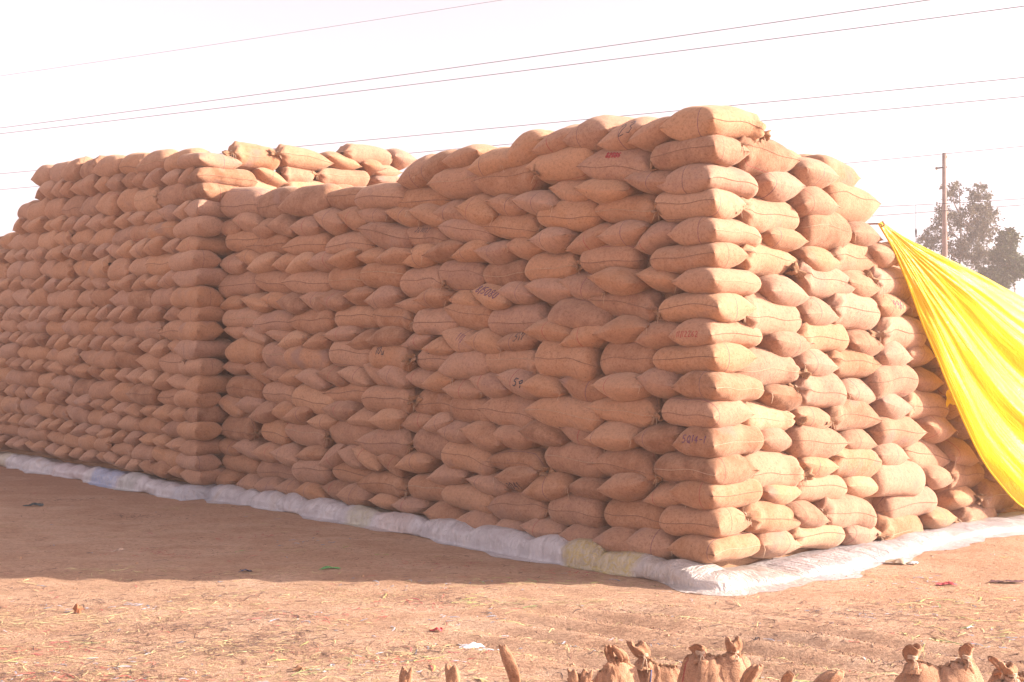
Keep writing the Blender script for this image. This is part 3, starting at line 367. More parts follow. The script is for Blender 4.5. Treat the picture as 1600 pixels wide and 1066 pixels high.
G|1,1,1.26,4.84,0.39,4.9,0.217,S;1,2,2.03,4.92,1.16,4.96,0.256,Sp;1,3,2.81,5.05,1.94,4.97,0.264,Sr;1,4,3.64,5.07,2.71,5.05,0.26,Sp;1,5,4.24,5.11,3.54,5.1,0.278,Sr;1,6,4.9,5.11,4.17,5.18,0.289,Spr;1,7,5.64,5.2,4.82,5.18,0.283,S;1,8,6.3,5.24,5.55,5.23,0.275,Sp;2,1,0.76,4.52,0.26,4.71,0.251,H;2,2,1.28,4.63,0.71,4.67,0.251,H;2,3,1.79,4.59,1.21,4.78,0.274,H;2,4,2.23,4.68,1.72,4.75,0.274,H;2,5,2.65,4.74,2.17,4.75,0.293,H;2,6,3.15,4.77,2.6,4.77,0.301,H;2,7,3.6,4.77,3.09,4.83,0.301,H;2,8,4.08,4.8,3.55,4.86,0.304,H;2,9,4.6,4.85,4.02,4.86,0.302,H;2,10,4.99,4.81,4.54,4.96,0.302,H;2,11,5.39,4.83,4.94,4.99,0.302,H;2,12,5.89,4.94,5.34,4.93,0.324,H;2,13,6.25,4.86,5.84,5.06,0.303,H;3,1,1.45,4.32,0.55,4.41,0.272,Sp;3,2,2.18,4.35,1.35,4.44,0.302,Sr;3,3,2.82,4.39,2.09,4.45,0.298,Sp;3,4,3.44,4.5,2.74,4.41,0.297,Sp;3,5,4.2,4.49,3.37,4.5,0.31,Sp;3,6,5.05,4.52,4.11,4.56,0.307,Sp;3,7,5.73,4.55,4.95,4.62,0.304,S;3,8,6.53,4.58,5.65,4.68,0.302,S;3,9,7.09,4.64,6.43,4.69,0.276,S;4,1,0.83,4.04,0.34,4.16,0.247,H;4,2,1.3,4.15,0.77,4.06,0.247,H;4,3,1.86,4.11,1.25,4.12,0.26,H;4,4,2.39,4.11,1.79,4.13,0.251,H;4,5,2.95,4.09,2.33,4.21,0.252,H;4,6,3.35,4.13,2.88,4.22,0.252,H;4,7,3.9,4.18,3.3,4.24,0.271,H;4,8,4.46,4.15,3.83,4.33,0.253,H;4,9,4.92,4.22,4.39,4.32,0.258,H;4,10,5.4,4.27,4.86,4.33,0.279,H;4,11,5.81,4.29,5.34,4.36,0.261,H;4,12,6.38,4.29,5.76,4.42,0.264,H;4,13,6.83,4.38,6.32,4.39,0.283,H;4,14,7.09,4.32,6.77,4.49,0.265,H;5,1,1.73,3.84,0.82,3.91,0.23,S;5,2,2.34,3.89,1.63,3.89,0.229,S;5,3,3.03,3.9,2.26,3.93,0.234,S;5,4,3.83,3.91,2.95,4.0,0.243,Sp;5,5,4.59,4.01,3.74,3.97,0.242,Sp;5,6,5.28,4.03,4.5,4.03,0.24,Spr;5,7,6.07,4.03,5.2,4.1,0.258,S;5,8,6.76,4.05,5.97,4.14,0.269,Sp;5,9,7.6,4.11,6.68,4.16,0.261,Sp;5,10,7.84,4.15,7.5,4.18,0.252,Sp;6,1,1.22,3.58,0.61,3.68,0.254,H;6,2,1.73,3.57,1.16,3.72,0.254,H;6,3,2.26,3.6,1.67,3.72,0.259,H;6,4,2.72,3.62,2.2,3.74,0.26,H;6,5,3.23,3.77,2.66,3.63,0.26,H;6,6,3.64,3.68,3.17,3.76,0.262,H;6,7,4.08,3.67,3.59,3.81,0.262,H;6,8,4.48,3.71,4.03,3.8,0.262,H;6,9,4.89,3.76,4.43,3.79,0.261,H;6,10,5.32,3.81,4.84,3.77,0.261,H;6,11,5.8,3.77,5.27,3.85,0.262,H;6,12,6.3,3.81,5.75,3.85,0.28,H;6,13,6.69,3.81,6.24,3.89,0.264,H;6,14,7.16,3.85,6.64,3.88,0.265,H;6,15,7.62,3.88,7.11,3.89,0.265,H;6,16,8.03,3.85,7.57,3.96,0.259,H;6,17,8.53,3.82,7.98,4.01,0.259,H;6,18,9.0,3.83,8.47,4.0,0.256,H;6,19,9.45,3.9,8.94,3.93,0.256,H;6,20,9.95,3.82,9.4,4.01,0.256,H;7,1,1.7,3.36,0.84,3.37,0.261,S;7,2,2.41,3.37,1.61,3.38,0.268,Spr;7,3,3.05,3.37,2.32,3.42,0.261,Sr;7,4,3.79,3.38,2.98,3.48,0.269,Sr;7,5,4.65,3.46,3.7,3.47,0.263,Sp;7,6,5.41,3.51,4.55,3.5,0.268,Sr;7,7,6.08,3.56,5.31,3.52,0.265,Sp;7,8,6.82,3.57,5.99,3.57,0.261,S;7,9,7.6,3.56,6.73,3.65,0.268,S;7,10,8.42,3.68,7.51,3.61,0.255,Spr;7,11,9.16,3.65,8.32,3.65,0.259,S;7,12,9.83,3.65,9.07,3.65,0.259,Sp;7,13,10.12,3.63,9.75,3.67,0.259,S;8,1,1.31,3.03,0.7,3.21,0.246,H;8,2,1.69,3.11,1.24,3.14,0.246,H;8,3,2.22,3.07,1.65,3.19,0.246,H;8,4,2.61,3.1,2.16,3.17,0.248,H;8,5,3.16,3.17,2.56,3.15,0.248,H;8,6,3.64,3.25,3.09,3.11,0.25,H;8,7,4.15,3.19,3.58,3.22,0.253,H;8,8,4.68,3.17,4.09,3.29,0.239,H;8,9,5.24,3.19,4.62,3.32,0.257,H;8,10,5.77,3.23,5.17,3.33,0.259,H;8,11,6.28,3.21,5.71,3.39,0.243,H;8,12,6.81,3.36,6.22,3.29,0.244,H;8,13,7.33,3.29,6.74,3.41,0.261,H;8,14,7.8,3.34,7.27,3.4,0.245,H;8,15,8.32,3.3,7.74,3.48,0.251,H;8,16,8.8,3.35,8.26,3.44,0.254,H;8,17,9.2,3.32,8.74,3.47,0.254,H;8,18,9.61,3.39,9.15,3.4,0.254,H;8,19,10.07,3.44,9.56,3.35,0.254,H;8,20,10.47,3.35,10.02,3.44,0.254,H;9,1,1.55,2.85,0.82,2.89,0.242,S;9,2,2.36,2.89,1.47,2.87,0.234,Sr;9,3,3.0,2.88,2.26,2.93,0.238,Sp;9,4,3.63,2.94,2.92,2.93,0.243,S;9,5,4.35,2.95,3.56,2.98,0.241,Spr;9,6,4.99,2.98,4.27,3.0,0.246,S;9,7,5.73,3.02,4.92,3.02,0.263,Sr;9,8,6.43,3.03,5.64,3.08,0.261,Sp;9,9,7.23,3.09,6.34,3.08,0.273,Spr;9,10,7.9,3.07,7.13,3.16,0.277,Sp;9,11,8.59,3.12,7.82,3.16,0.281,Sp;9,12,9.34,3.15,8.5,3.13,0.281,Sp;9,13,10.06,3.13,9.25,3.15,0.281,S;9,14,10.47,3.16,9.98,3.13,0.281,S;10,1,1.25,2.59,0.65,2.69,0.24,H;10,2,1.7,2.6,1.18,2.7,0.23,H;10,3,2.11,2.61,1.65,2.71,0.235,H;10,4,2.58,2.59,2.06,2.76,0.236,H;10,5,3.05,2.61,2.52,2.76,0.236,H;10,6,3.46,2.61,2.99,2.79,0.238,H;10,7,3.89,2.64,3.41,2.78,0.243,H;10,8,4.44,2.69,3.84,2.75,0.243,H;10,9,4.95,2.66,4.37,2.82,0.247,H;10,10,5.47,2.72,4.89,2.79,0.251,H;10,11,5.96,2.67,5.4,2.86,0.255,H;10,12,6.36,2.68,5.9,2.88,0.255,H;10,13,6.79,2.8,6.31,2.78,0.26,H;10,14,7.22,2.78,6.74,2.82,0.26,H;10,15,7.78,2.75,7.17,2.88,0.265,H;10,16,8.24,2.8,7.72,2.86,0.268,H;10,17,8.8,2.8,8.19,2.87,0.268,H;10,18,9.22,2.9,8.73,2.77,0.268,H;10,19,9.77,2.75,9.17,2.92,0.268,H;10,20,10.25,2.82,9.7,2.85,0.268,H;10,21,10.47,2.9,10.19,2.77,0.268,H;11,1,1.31,2.39,0.37,2.4,0.254,Sp;11,2,2.16,2.38,1.21,2.44,0.253,Sr;11,3,2.98,2.44,2.05,2.42,0.245,Sp;11,4,3.65,2.43,2.88,2.48,0.25,Sp;11,5,4.27,2.45,3.57,2.51,0.247,S;11,6,4.91,2.49,4.2,2.5,0.246,Sp;11,7,5.71,2.53,4.83,2.51,0.235,S;11,8,6.51,2.51,5.62,2.57,0.241,Sp;11,9,7.16,2.56,6.41,2.57,0.236,Spr;11,10,7.89,2.64,7.08,2.54,0.228,S;11,11,8.62,2.58,7.8,2.63,0.228,S;11,12,9.37,2.56,8.53,2.66,0.229,Sp;11,13,10.23,2.58,9.28,2.64,0.229,Sr;11,14,10.47,2.59,10.13,2.62,0.229,S;12,1,1.1,2.17,0.65,2.09,0.253,H;12,2,1.55,2.1,1.05,2.18,0.262,H;12,3,1.95,2.15,1.49,2.16,0.248,H;12,4,2.38,2.12,1.9,2.22,0.247,H;12,5,2.87,2.17,2.33,2.19,0.247,H;12,6,3.28,2.14,2.82,2.25,0.247,H;12,7,3.79,2.13,3.23,2.3,0.236,H;12,8,4.18,2.18,3.73,2.28,0.246,H;12,9,4.68,2.21,4.13,2.28,0.244,H;12,10,5.2,2.17,4.62,2.36,0.244,H;12,11,5.67,2.2,5.14,2.36,0.243,H;12,12,6.08,2.33,5.61,2.27,0.244,H;12,13,6.62,2.23,6.03,2.4,0.244,H;12,14,7.03,2.32,6.55,2.34,0.243,H;12,15,7.44,2.3,6.97,2.39,0.243,H;12,16,7.88,2.36,7.39,2.37,0.243,H;12,17,8.28,2.36,7.83,2.4,0.242,H;12,18,8.75,2.37,8.24,2.39,0.242,H;12,19,9.2,2.3,8.69,2.45,0.242,H;12,20,9.75,2.31,9.15,2.44,0.242,H;12,21,10.24,2.33,9.69,2.42,0.242,H;12,22,10.47,2.28,10.18,2.47,0.242,H;13,1,1.37,1.89,0.49,1.89,0.241,Sr;13,2,2.12,1.91,1.28,1.92,0.234,Sp;13,3,2.8,1.91,2.03,1.97,0.231,S;13,4,3.56,1.99,2.72,1.93,0.23,S;13,5,4.17,2.0,3.47,1.97,0.237,Sp;13,6,5.05,1.99,4.1,2.03,0.227,Sr;13,7,5.67,2.04,4.95,2.03,0.236,Sp;13,8,6.45,2.02,5.6,2.09,0.226,S;13,9,7.12,2.06,6.36,2.1,0.227,Sp;13,10,7.86,2.06,7.04,2.15,0.235,S;13,11,8.55,2.11,7.77,2.13,0.229,Spr;13,12,9.28,2.11,8.47,2.13,0.23,Sp;13,13,10.03,2.07,9.19,2.17,0.23,S;13,14,10.47,2.08,9.94,2.16,0.23,Sp;14,1,1.0,1.69,0.37,1.6,0.239,H;14,2,1.46,1.6,0.93,1.73,0.239,H;14,3,1.89,1.7,1.41,1.67,0.249,H;14,4,2.39,1.71,1.84,1.7,0.261,H;14,5,2.82,1.72,2.33,1.72,0.251,H;14,6,3.39,1.68,2.77,1.8,0.247,H;14,7,3.89,1.75,3.33,1.76,0.258,H;14,8,4.42,1.79,3.83,1.76,0.242,H;14,9,4.84,1.83,4.36,1.76,0.237,H;14,10,5.4,1.83,4.79,1.79,0.249,H;14,11,5.84,1.79,5.33,1.87,0.233,H;14,12,6.34,1.79,5.78,1.9,0.23,H;14,13,6.73,1.84,6.28,1.88,0.242,H;14,14,7.17,1.88,6.68,1.88,0.227,H;14,15,7.57,1.9,7.11,1.88,0.238,H;14,16,8.05,1.87,7.52,1.95,0.222,H;14,17,8.62,1.86,7.99,1.97,0.232,H;14,18,9.12,1.88,8.55,1.96,0.228,H;14,19,9.65,1.92,9.06,1.92,0.228,H;14,20,10.16,1.9,9.59,1.94,0.228,H;14,21,10.47,1.96,10.1,1.88,0.228,H;15,1,1.46,1.38,0.61,1.44,0.243,Sp;15,2,2.32,1.44,1.37,1.4,0.249,Sp;15,3,2.93,1.4,2.22,1.47,0.255,Sp;15,4,3.79,1.44,2.86,1.5,0.248,S;15,5,4.55,1.48,3.69,1.52,0.257,S;15,6,5.39,1.54,4.46,1.53,0.256,Spr;15,7,6.1,1.52,5.29,1.61,0.248,Sr;15,8,6.76,1.57,6.01,1.62,0.257,S;15,9,7.54,1.63,6.68,1.62,0.248,S;15,10,8.38,1.63,7.44,1.69,0.254,Sp;15,11,9.21,1.67,8.28,1.66,0.254,Sp;15,12,10.02,1.68,9.11,1.65,0.254,S;15,13,10.47,1.63,9.92,1.7,0.254,S;16,1,0.96,1.14,0.41,1.21,0.226,H;16,2,1.45,1.18,0.9,1.18,0.226,H;16,3,1.93,1.16,1.39,1.21,0.224,H;16,4,2.39,1.23,1.87,1.15,0.218,H;16,5,2.84,1.2,2.34,1.21,0.228,H;16,6,3.29,1.2,2.79,1.25,0.236,H;16,7,3.76,1.24,3.24,1.25,0.228,H;16,8,4.29,1.25,3.7,1.27,0.236,H;16,9,4.85,1.31,4.23,1.25,0.253,H;16,10,5.24,1.32,4.78,1.27,0.244,H;16,11,5.71,1.25,5.19,1.38,0.252,H;16,12,6.21,1.28,5.66,1.39,0.252,H;16,13,6.6,1.39,6.15,1.31,0.258,H;16,14,7.06,1.37,6.55,1.36,0.273,H;16,15,7.56,1.37,7.01,1.39,0.264,H;16,16,8.09,1.43,7.5,1.37,0.271,H;16,17,8.57,1.39,8.02,1.44,0.271,H;16,18,9.12,1.41,8.51,1.41,0.275,H;16,19,9.53,1.42,9.05,1.4,0.275,H;16,20,10.09,1.33,9.48,1.49,0.275,H;16,21,10.47,1.34,10.02,1.48,0.275,H;17,1,1.26,0.91,0.57,1.01,0.218,Sp;17,2,2.07,0.95,1.19,0.98,0.216,S;17,3,2.69,0.95,1.97,1.01,0.216,Sp;17,4,3.31,0.96,2.61,1.03,0.225,S;17,5,3.98,1.01,3.23,1.02,0.229,Sr;17,6,4.77,1.06,3.9,1.0,0.245,S;17,7,5.45,1.04,4.68,1.05,0.246,Spr;17,8,6.18,1.07,5.37,1.06,0.259,Sp;17,9,6.96,1.09,6.09,1.07,0.26,S;17,10,7.71,1.09,6.87,1.11,0.274,Sr;17,11,8.55,1.12,7.62,1.11,0.282,Sp;17,12,9.36,1.14,8.45,1.1,0.281,Sp;17,13,10.17,1.14,9.26,1.1,0.281,Sr;17,14,10.47,1.13,10.08,1.1,0.281,Sp;18,1,1.07,0.73,0.45,0.75,0.207,H;18,2,1.47,0.76,1.01,0.73,0.207,H;18,3,1.99,0.77,1.42,0.74,0.202,H;18,4,2.45,0.71,1.93,0.81,0.201,H;18,5,2.95,0.7,2.39,0.84,0.209,H;18,6,3.45,0.73,2.89,0.82,0.205,H;18,7,3.98,0.78,3.39,0.79,0.209,H;18,8,4.51,0.72,3.91,0.86,0.214,H;18,9,5.07,0.75,4.45,0.85,0.222,H;18,10,5.48,0.76,5.01,0.86,0.218,H;18,11,6.05,0.73,5.43,0.89,0.223,H;18,12,6.51,0.84,5.98,0.81,0.231,H;18,13,6.95,0.79,6.45,0.86,0.227,H;18,14,7.38,0.84,6.9,0.82,0.232,H;18,15,7.84,0.77,7.32,0.91,0.232,H;18,16,8.27,0.89,7.79,0.8,0.238,H;18,17,8.84,0.82,8.22,0.88,0.238,H;18,18,9.26,0.78,8.77,0.92,0.238,H;18,19,9.66,0.87,9.21,0.82,0.238,H;18,20,10.11,0.8,9.61,0.9,0.238,H;18,21,10.47,0.88,10.06,0.82,0.238,H;19,1,1.56,0.57,0.61,0.51,0.196,S;19,2,2.18,0.56,1.46,0.57,0.192,Sr;19,3,2.95,0.57,2.11,0.59,0.19,Spr;19,4,3.59,0.57,2.86,0.61,0.192,Sr;19,5,4.24,0.58,3.51,0.61,0.195,S;19,6,4.86,0.61,4.16,0.6,0.202,S;19,7,5.65,0.64,4.79,0.57,0.203,Spr;19,8,6.31,0.59,5.55,0.65,0.206,S;19,9,7.07,0.64,6.23,0.61,0.211,S;19,10,7.93,0.63,6.98,0.64,0.217,S;19,11,8.68,0.62,7.83,0.66,0.219,Sr;19,12,9.36,0.65,8.59,0.63,0.219,S;19,13,10.15,0.66,9.28,0.63,0.219,Spr;19,14,10.47,0.6,10.05,0.69,0.219,Spr;20,1,1.0,0.34,0.49,0.34,0.203,H;20,2,1.41,0.4,0.95,0.31,0.189,H;20,3,1.91,0.42,1.36,0.33,0.195,H;20,4,2.32,0.32,1.85,0.45,0.179,H;20,5,2.78,0.33,2.27,0.45,0.189,H;20,6,3.2,0.43,2.72,0.36,0.196,H;20,7,3.6,0.41,3.15,0.38,0.194,H;20,8,4.14,0.35,3.55,0.44,0.2,H;20,9,4.68,0.33,4.08,0.47,0.205,H;20,10,5.17,0.37,4.62,0.42,0.211,H;20,11,5.62,0.43,5.11,0.37,0.209,H;20,12,6.14,0.37,5.57,0.43,0.216,H;20,13,6.64,0.45,6.08,0.36,0.222,H;20,14,7.11,0.39,6.58,0.42,0.22,H;20,15,7.6,0.39,7.05,0.43,0.228,H;20,16,8.12,0.36,7.54,0.45,0.226,H;20,17,8.51,0.37,8.05,0.45,0.232,H;20,18,9.0,0.39,8.46,0.43,0.232,H;20,19,9.56,0.37,8.95,0.45,0.232,H;20,20,10.02,0.42,9.5,0.4,0.232,H;20,21,10.46,0.35,9.96,0.47,0.232,H
C|1,0,0.59,0.72,4.07,0,0.246,;2,0,0.75,0.49,3.83,0,0.235,;3,0,0.59,0.72,3.6,0,0.232,;4,0,0.69,0.5,3.36,0,0.238,;5,0,0.52,0.77,3.13,0,0.235,;6,0,0.73,0.5,2.89,0,0.229,;7,0,0.46,0.77,2.67,0,0.226,;8,0,0.67,0.59,2.44,0,0.226,;9,0,0.46,0.79,2.21,0,0.229,;10,0,0.74,0.59,1.98,0,0.24,;11,0,0.48,0.82,1.73,0,0.238,;12,0,0.63,0.57,1.5,0,0.24,;13,0,0.43,0.77,1.25,0,0.252,;14,0,0.71,0.62,1.0,0,0.246,;15,0,0.49,0.75,0.76,0,0.243,;16,0,0.64,0.5,0.51,0,0.24,;17,0,0.49,0.74,0.28,0,0.235,
K|1,0,0.43,0.67,4.79,0,0.215,;2,0,0.3,0.92,4.57,0,0.228,;3,0,0.59,0.65,4.33,0,0.242,;4,0,0.38,0.4,4.09,0,0.246,;5,0,0.86,0.36,3.84,0,0.246,;6,0,0.65,0.36,3.6,0,0.246,;7,0,0.88,0.34,3.35,0,0.242,;8,0,0.74,0.38,3.12,0,0.246,;9,0,0.86,0.38,2.86,0,0.251,;10,0,0.69,0.38,2.62,0,0.242,;11,0,0.41,0.38,2.37,0,0.255,;12,0,0.69,0.4,2.11,0,0.259,;13,0,0.53,0.4,1.85,0,0.242,;14,0,0.41,0.38,1.62,0,0.228,;15,0,0.65,0.36,1.4,0,0.228,;16,0,0.45,0.37,1.17,0,0.228,;17,0,0.61,0.34,0.94,0,0.219,;18,0,0.49,0.34,0.73,0,0.215,;19,0,0.65,0.32,0.51,0,0.206,;20,0,0.53,0.32,0.32,0,0.197,"""
MARKS = {  # (face, row, order from the corner) -> text, x, z, height, ink, radius
 ('L', 4, 5): ('2610/17', -0.14, 0.035, 0.055, 'black', 0.004),
 ('L', 10, 6): ('10u', -0.22, 0.03, 0.085, 'black', 0.0065),
 ('L', 10, 5): ('220 1715', -0.12, 0.035, 0.055, 'black', 0.004),
 ('L', 9, 7): ('111', -0.02, 0.0, 0.09, 'purple', 0.0045),
 ('L', 9, 5): ('511', -0.02, 0.01, 0.085, 'black', 0.0055),
 ('L', 11, 5): ('59', -0.02, -0.01, 0.085, 'black', 0.0075),
 ('L', 15, 5): ('3041', -0.17, -0.1, 0.07, 'black', 0.0055),
 ('L', 7, 6): ('8/5080', -0.2, 0.0, 0.075, 'purple', 0.0065),
 ('L', 1, 2): ('23', -0.0, -0.03, 0.12, 'black', 0.005),
 ('L', 2, 1): ('82886', -0.1, 0.055, 0.045, 'red', 0.0095),
 ('R', 8, 4): ('9961', -0.11, -0.03, 0.085, 'purple', 0.0055),
 ('L', 13, 3): ('7', 0.1, 0.02, 0.07, 'purple', 0.005),
 ('L', 14, 3): ('..', -0.1, 0.02, 0.06, 'purple', 0.006),
 ('C', 9, 0): ('11/12262', -.17, -.03, .052, 'red', .0045),
 ('C', 13, 0): ('5Q14-1', -.15, -.03, .066, 'purple', .0055),
}
recs = []
for line in TABLE.strip().split('\n'):
    face, rest = line.split('|')
    for e in rest.split(';'):
        q = e.split(',')
        row, idx = int(q[0]), int(q[1]); s1, z1, s2, z2, gap = map(float, q[2:7]); ty = q[7] if len(q) > 7 else ''
        recs.append((face, row, idx, s1, z1, s2, z2, gap, ty))
FR = {'L': (C0, -DL, DR, DL), 'G': (PC, -DL, DR, DL), 'R': (C0, DR, DL, DR), 'T': (PC, DR, DL, DR)}
NEST = {}
def sack_params(r):
    face, row, idx, s1, z1, s2, z2, gap, ty = r
    rg = np.random.RandomState(abs(hash((ord(face), row, idx, 7))) % (1 << 30))
    gap = min(max(gap, .215), .30)
    if face in 'CK':
        P = C0 if face == 'C' else PC
        odd = row % 2 == 1
        if face == 'K': odd = not odd
        sl, tr, z = s1, z1, s2          # reach along the left wall, along the right wall, height
        loc = P + DL * (sl / 2 - .012) + DR * (tr / 2 - .012) + Vector((0, 0, z))
        T = gap * rg.uniform(1.24, 1.36)
        if odd: L, W, across = max(tr, .62) + .03, sl + .03, False      # x along the right wall
        else: L, W, across = max(sl, .62) + .03, max(tr, .4) + .03, True
        if odd: loc += DR * ((L - .03 - tr) / 2)
        else: loc += DL * ((L - .03 - sl) / 2)
        ends = 'rB'; q_ = .014 if face == 'C' else .035
        loc += DL * rg.uniform(-q_, q_) + DR * rg.uniform(-q_, q_)
        if face == 'C' and row == 1: ends = 'rg'; T *= 1.12; loc.z += .025
        M = frame(DR, DL, loc, rg.uniform(-.03, .03), rg.uniform(-.05, .05))
        return M, L, W, T, across, rg, ends, .46, 'C', loc
    P, ex, yin, d = FR[face]
    sm = (s1 + s2) / 2; zm = (z1 + z2) / 2; ln = math.hypot(s2 - s1, z2 - z1)
    if face in 'LG': tilt = math.atan2(z2 - z1, abs(s2 - s1)) if s2 < s1 else math.atan2(z1 - z2, abs(s2 - s1))
    else: tilt = math.atan2(z2 - z1, s2 - s1)
    T = gap * 1.32
    tilt = max(-.5, min(.5, tilt * .9))
    H = ty[0] == 'H'
    T *= 1.12 if face in 'RT' else 1.06
    if H:
        W = min(max(ln * .95, .40), .66); L = rg.uniform(.74, .80); across = True
        T *= 1.0 + min(abs(tilt), .5) * .15
        ends = 'er'; edge = rg.uniform(.56, .70); dep = L / 2
        yaw = rg.uniform(.0, .12) * (1 if face in 'LG' else .5)
        if 'l' in ty: pass
    else:
        L = min(max(ln * .97, .55), 1.0); W = rg.uniform(.46, .52); across = False
        T *= 1.07
        e0 = 'g' if 'l' in ty else 'p' if 'p' in ty else 'b'
        e1 = 'g' if 'r' in ty else 'p' if 'q' in ty else 'b'
        ends = e0 + e1; edge = rg.uniform(.42, .52); dep = W / 2
        yaw = rg.uniform(.02, .10) if face in 'LG' else rg.uniform(-.05, .05)
    out_ = rg.uniform(-.04, .035) + (.018 if idx % 2 else -.018)
    loc = P + d * sm + yin * (dep + out_) + Vector((0, 0, zm))
    M = frame(ex, yin, loc, -tilt, yaw)
    if not H: M = M @ Matrix.Rotation(rg.uniform(-.22, .15), 4, 'X')
    return M, L, W, T, across, rg, ends, edge, ('H' if H else 'S'), loc
def tone_of(r, rg):
    face = r[0]
    t = float(np.clip(rg.normal(.56, .27), .03, 1)); 
    if face in 'GK': t = float(np.clip(rg.normal(.62, .20), .08, 1))
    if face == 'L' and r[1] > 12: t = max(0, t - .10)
    if rg.rand() < .11: t = rg.uniform(.02, .25)
    return t, float(np.clip(rg.rand() ** 1.5 * .85, 0, 1)), rg.rand()
def size_score(r):
    M, L, W, T, ac, rg, *_ = sack_params(r); l = M.translation
    x = l.x / l.y * 1815 + 800
    vis = (W if ac else L) * T / (l.y ** 2)
    if x < -10 or x > 1605: vis *= .1
    if r[0] == 'K' and r[1] > 4: vis *= .6
    return vis
order = sorted(range(len(recs)), key=lambda i: -size_score(recs[i]))
SINGLE = set(order[:298])
GROUP = 'jute sacks stacked in courses'
def look_words(t, g):
    if t < .34: return 'dark brown'
    if g > .48: return 'greyish tan'
    if t > .80: return 'pale tan'
    if t > .55: return 'light brown'
    return 'reddish brown'
stuffV, stuffQ, stuffU, stuffT = [], [], [], []; nb = 0
marks_done = 0
for i, r in enumerate(recs):
    M, L, W, T, across, rg, ends, edge, kd, loc = sack_params(r)
    V, Q, uv = sack_shape(L, W, T, across, rg, ends, edge)
    V = V.reshape(-1, 3)
    t, gr, bl = tone_of(r, rg); tone = np.tile((t, gr, bl, 1), (len(V), 1))
    if i not in SINGLE:
        A = np.array(M); Wv = V @ A[:3, :3].T + A[:3, 3]
        stuffV.append(Wv); stuffQ.append(Q + nb); stuffU.append(uv); stuffT.append(tone); nb += len(V); continue
    me = mesh_np('jute_sack', V, Q, uv, tone, (M_BUR,))
    o = bpy.data.objects.new('jute_sack', me); COL.objects.link(o); o.matrix_world = M
    face, row, idx = r[:3]
    mk = MARKS.get((face, row, idx))
    lk = look_words(t, gr)
    up = ORD[17 - row] if face in 'LRC' else None
    lie = 'lying crosswise' if kd == 'H' else 'laid lengthwise'
    wr = ' with ' + mk[4] + ' writing,' if mk else ''; lie = '' if mk else lie + ','
    if face == 'L': lab = f'{lk} sack{wr} {lie} {up} row up, {NTH[idx-1]} from the corner, shaded face'
    elif face == 'R': lab = f'{lk} sack{wr} {lie} {up} row up, {NTH[idx-1]} from the corner, sunny face'
    elif face == 'C':
        lab = f'{lk} sack at the half-sunlit front corner{wr}, {up} row up'
        if row == 1: lab = 'topmost sack on the front corner, half in sun, with its mouth tied'
    elif face == 'K': lab = f'{lk} sack on the taller rear stack\'s near corner, {NTH[row-1]} from its top'
    elif face == 'T':
        lab = ('%s capping sack on the sunlit top of the rear stack, %s from left' % (lk, NTH[idx-1])) if row == 0 else \
              f'sunlit {lk} sack on the rear stack, {NTH[row-1]} row down, {NTH[idx-1]} right of its corner'
    else: lab = f'{lk} sack {"crosswise" if kd == "H" else "lengthwise"}, rear stack, {NTH[row-1]} row down, {NTH[min(idx-1,18)]} left of its corner'
    tag(o, ' '.join(lab.split()), 'sack', GROUP)
    V3 = V.reshape(NR, NK, 3)
    near = loc.y < 17.5
    # side seam of a sack laid along the wall
    if (kd == 'S' and rg.rand() < .86) or (kd == 'C'):
        col = NK // 2                                   # v = -1: the outer side
        if kd == 'C' and across: col = NK // 2
        P = [Vector(V3[k, col]) for k in range(1, NR - 1)]
        ctr = Vector((0, 0, 0))
        ax = Vector((0, -1, 0)) if not (kd == 'C' and across) else Vector((-1, 0, 0))
        P = [p + ax * .0015 for p in P]
        s_ = pydata('seam', *tube(P, .0030 if loc.y < 13 else .0040, 4), M_SEAM if rg.rand() < .75 else M_SEAML, o)
    if kd == 'C' and not across:
        pass
    if 'g' in ends:
        for sgn, e, k in ((-1, ends[0], 0), (1, ends[1], NR - 1)):
            if e != 'g': continue
            cen = Vector(V3[k].mean(0)); kV, kF = knot_mesh(rg, rg.uniform(1.0, 1.45))
            ang = rg.uniform(-.7, .5)
            Rm = Matrix.Rotation(ang, 3, 'Y') @ Matrix.Rotation(rg.uniform(-.9, -.2) * sgn, 3, 'Z')
            VV = [Rm @ Vector(p) for p in kV]
            VV = [Vector((p.x * sgn, p.y, p.z)) + cen + Vector((.0, -.035, -.01)) for p in VV]
            kf = kF if sgn > 0 else [f[::-1] for f in kF]
            tm = pydata('tied_mouth', VV, kf, M_TWINE, o)
            A = Acc()
            for q in range(2):
                A.add(tube([cen + Vector((sgn * (.005 + .012 * q), math.cos(a) * .034 - .02, math.sin(a) * .03)) for a in np.linspace(0, 2 * math.pi, 10)], .005, 4))
            for q in range(rg.randint(1, 4)):
                p0 = cen + Vector((sgn * .01, -.05, -.01)); dx = rg.uniform(-.05, .05)
                A.add(tube([p0, p0 + Vector((dx * .5, -.03, -.02)), p0 + Vector((dx, -.035, -.06 - rg.rand() * .05))], .0032, 3))
            pydata('twine', A.V, A.F, M_PALE, tm)
    elif kd == 'H' and loc.y < 15 and rg.rand() < .42:
        # a loose end of stitching twine hanging from the sack's side corner
        side = NK // 2 if rg.rand() < .35 else 0
        p = Vector(V3[2, side]) + Vector((0, -.012, 0)); q = rg.uniform(.05, .12)
        A = Acc().add(tube([p, p + Vector((.008, -.012, -q * .3)), p + Vector((rg.uniform(-.02, .02), -.01, -q))], .0030, 3))
        if rg.rand() < .5: A.add(tube([p, p + Vector((-.01, -.02, -.01)), p + Vector((-.018, -.02, -q * .5))], .0030, 3))
        pydata('loose_twine', A.V, A.F, M_PALE, o)
    if mk:
        if write_on(o, *mk[:4], mk[4], rg, mk[5], side=kd == 'C'): marks_done += 1
print('marks', marks_done, 'single', len(SINGLE))
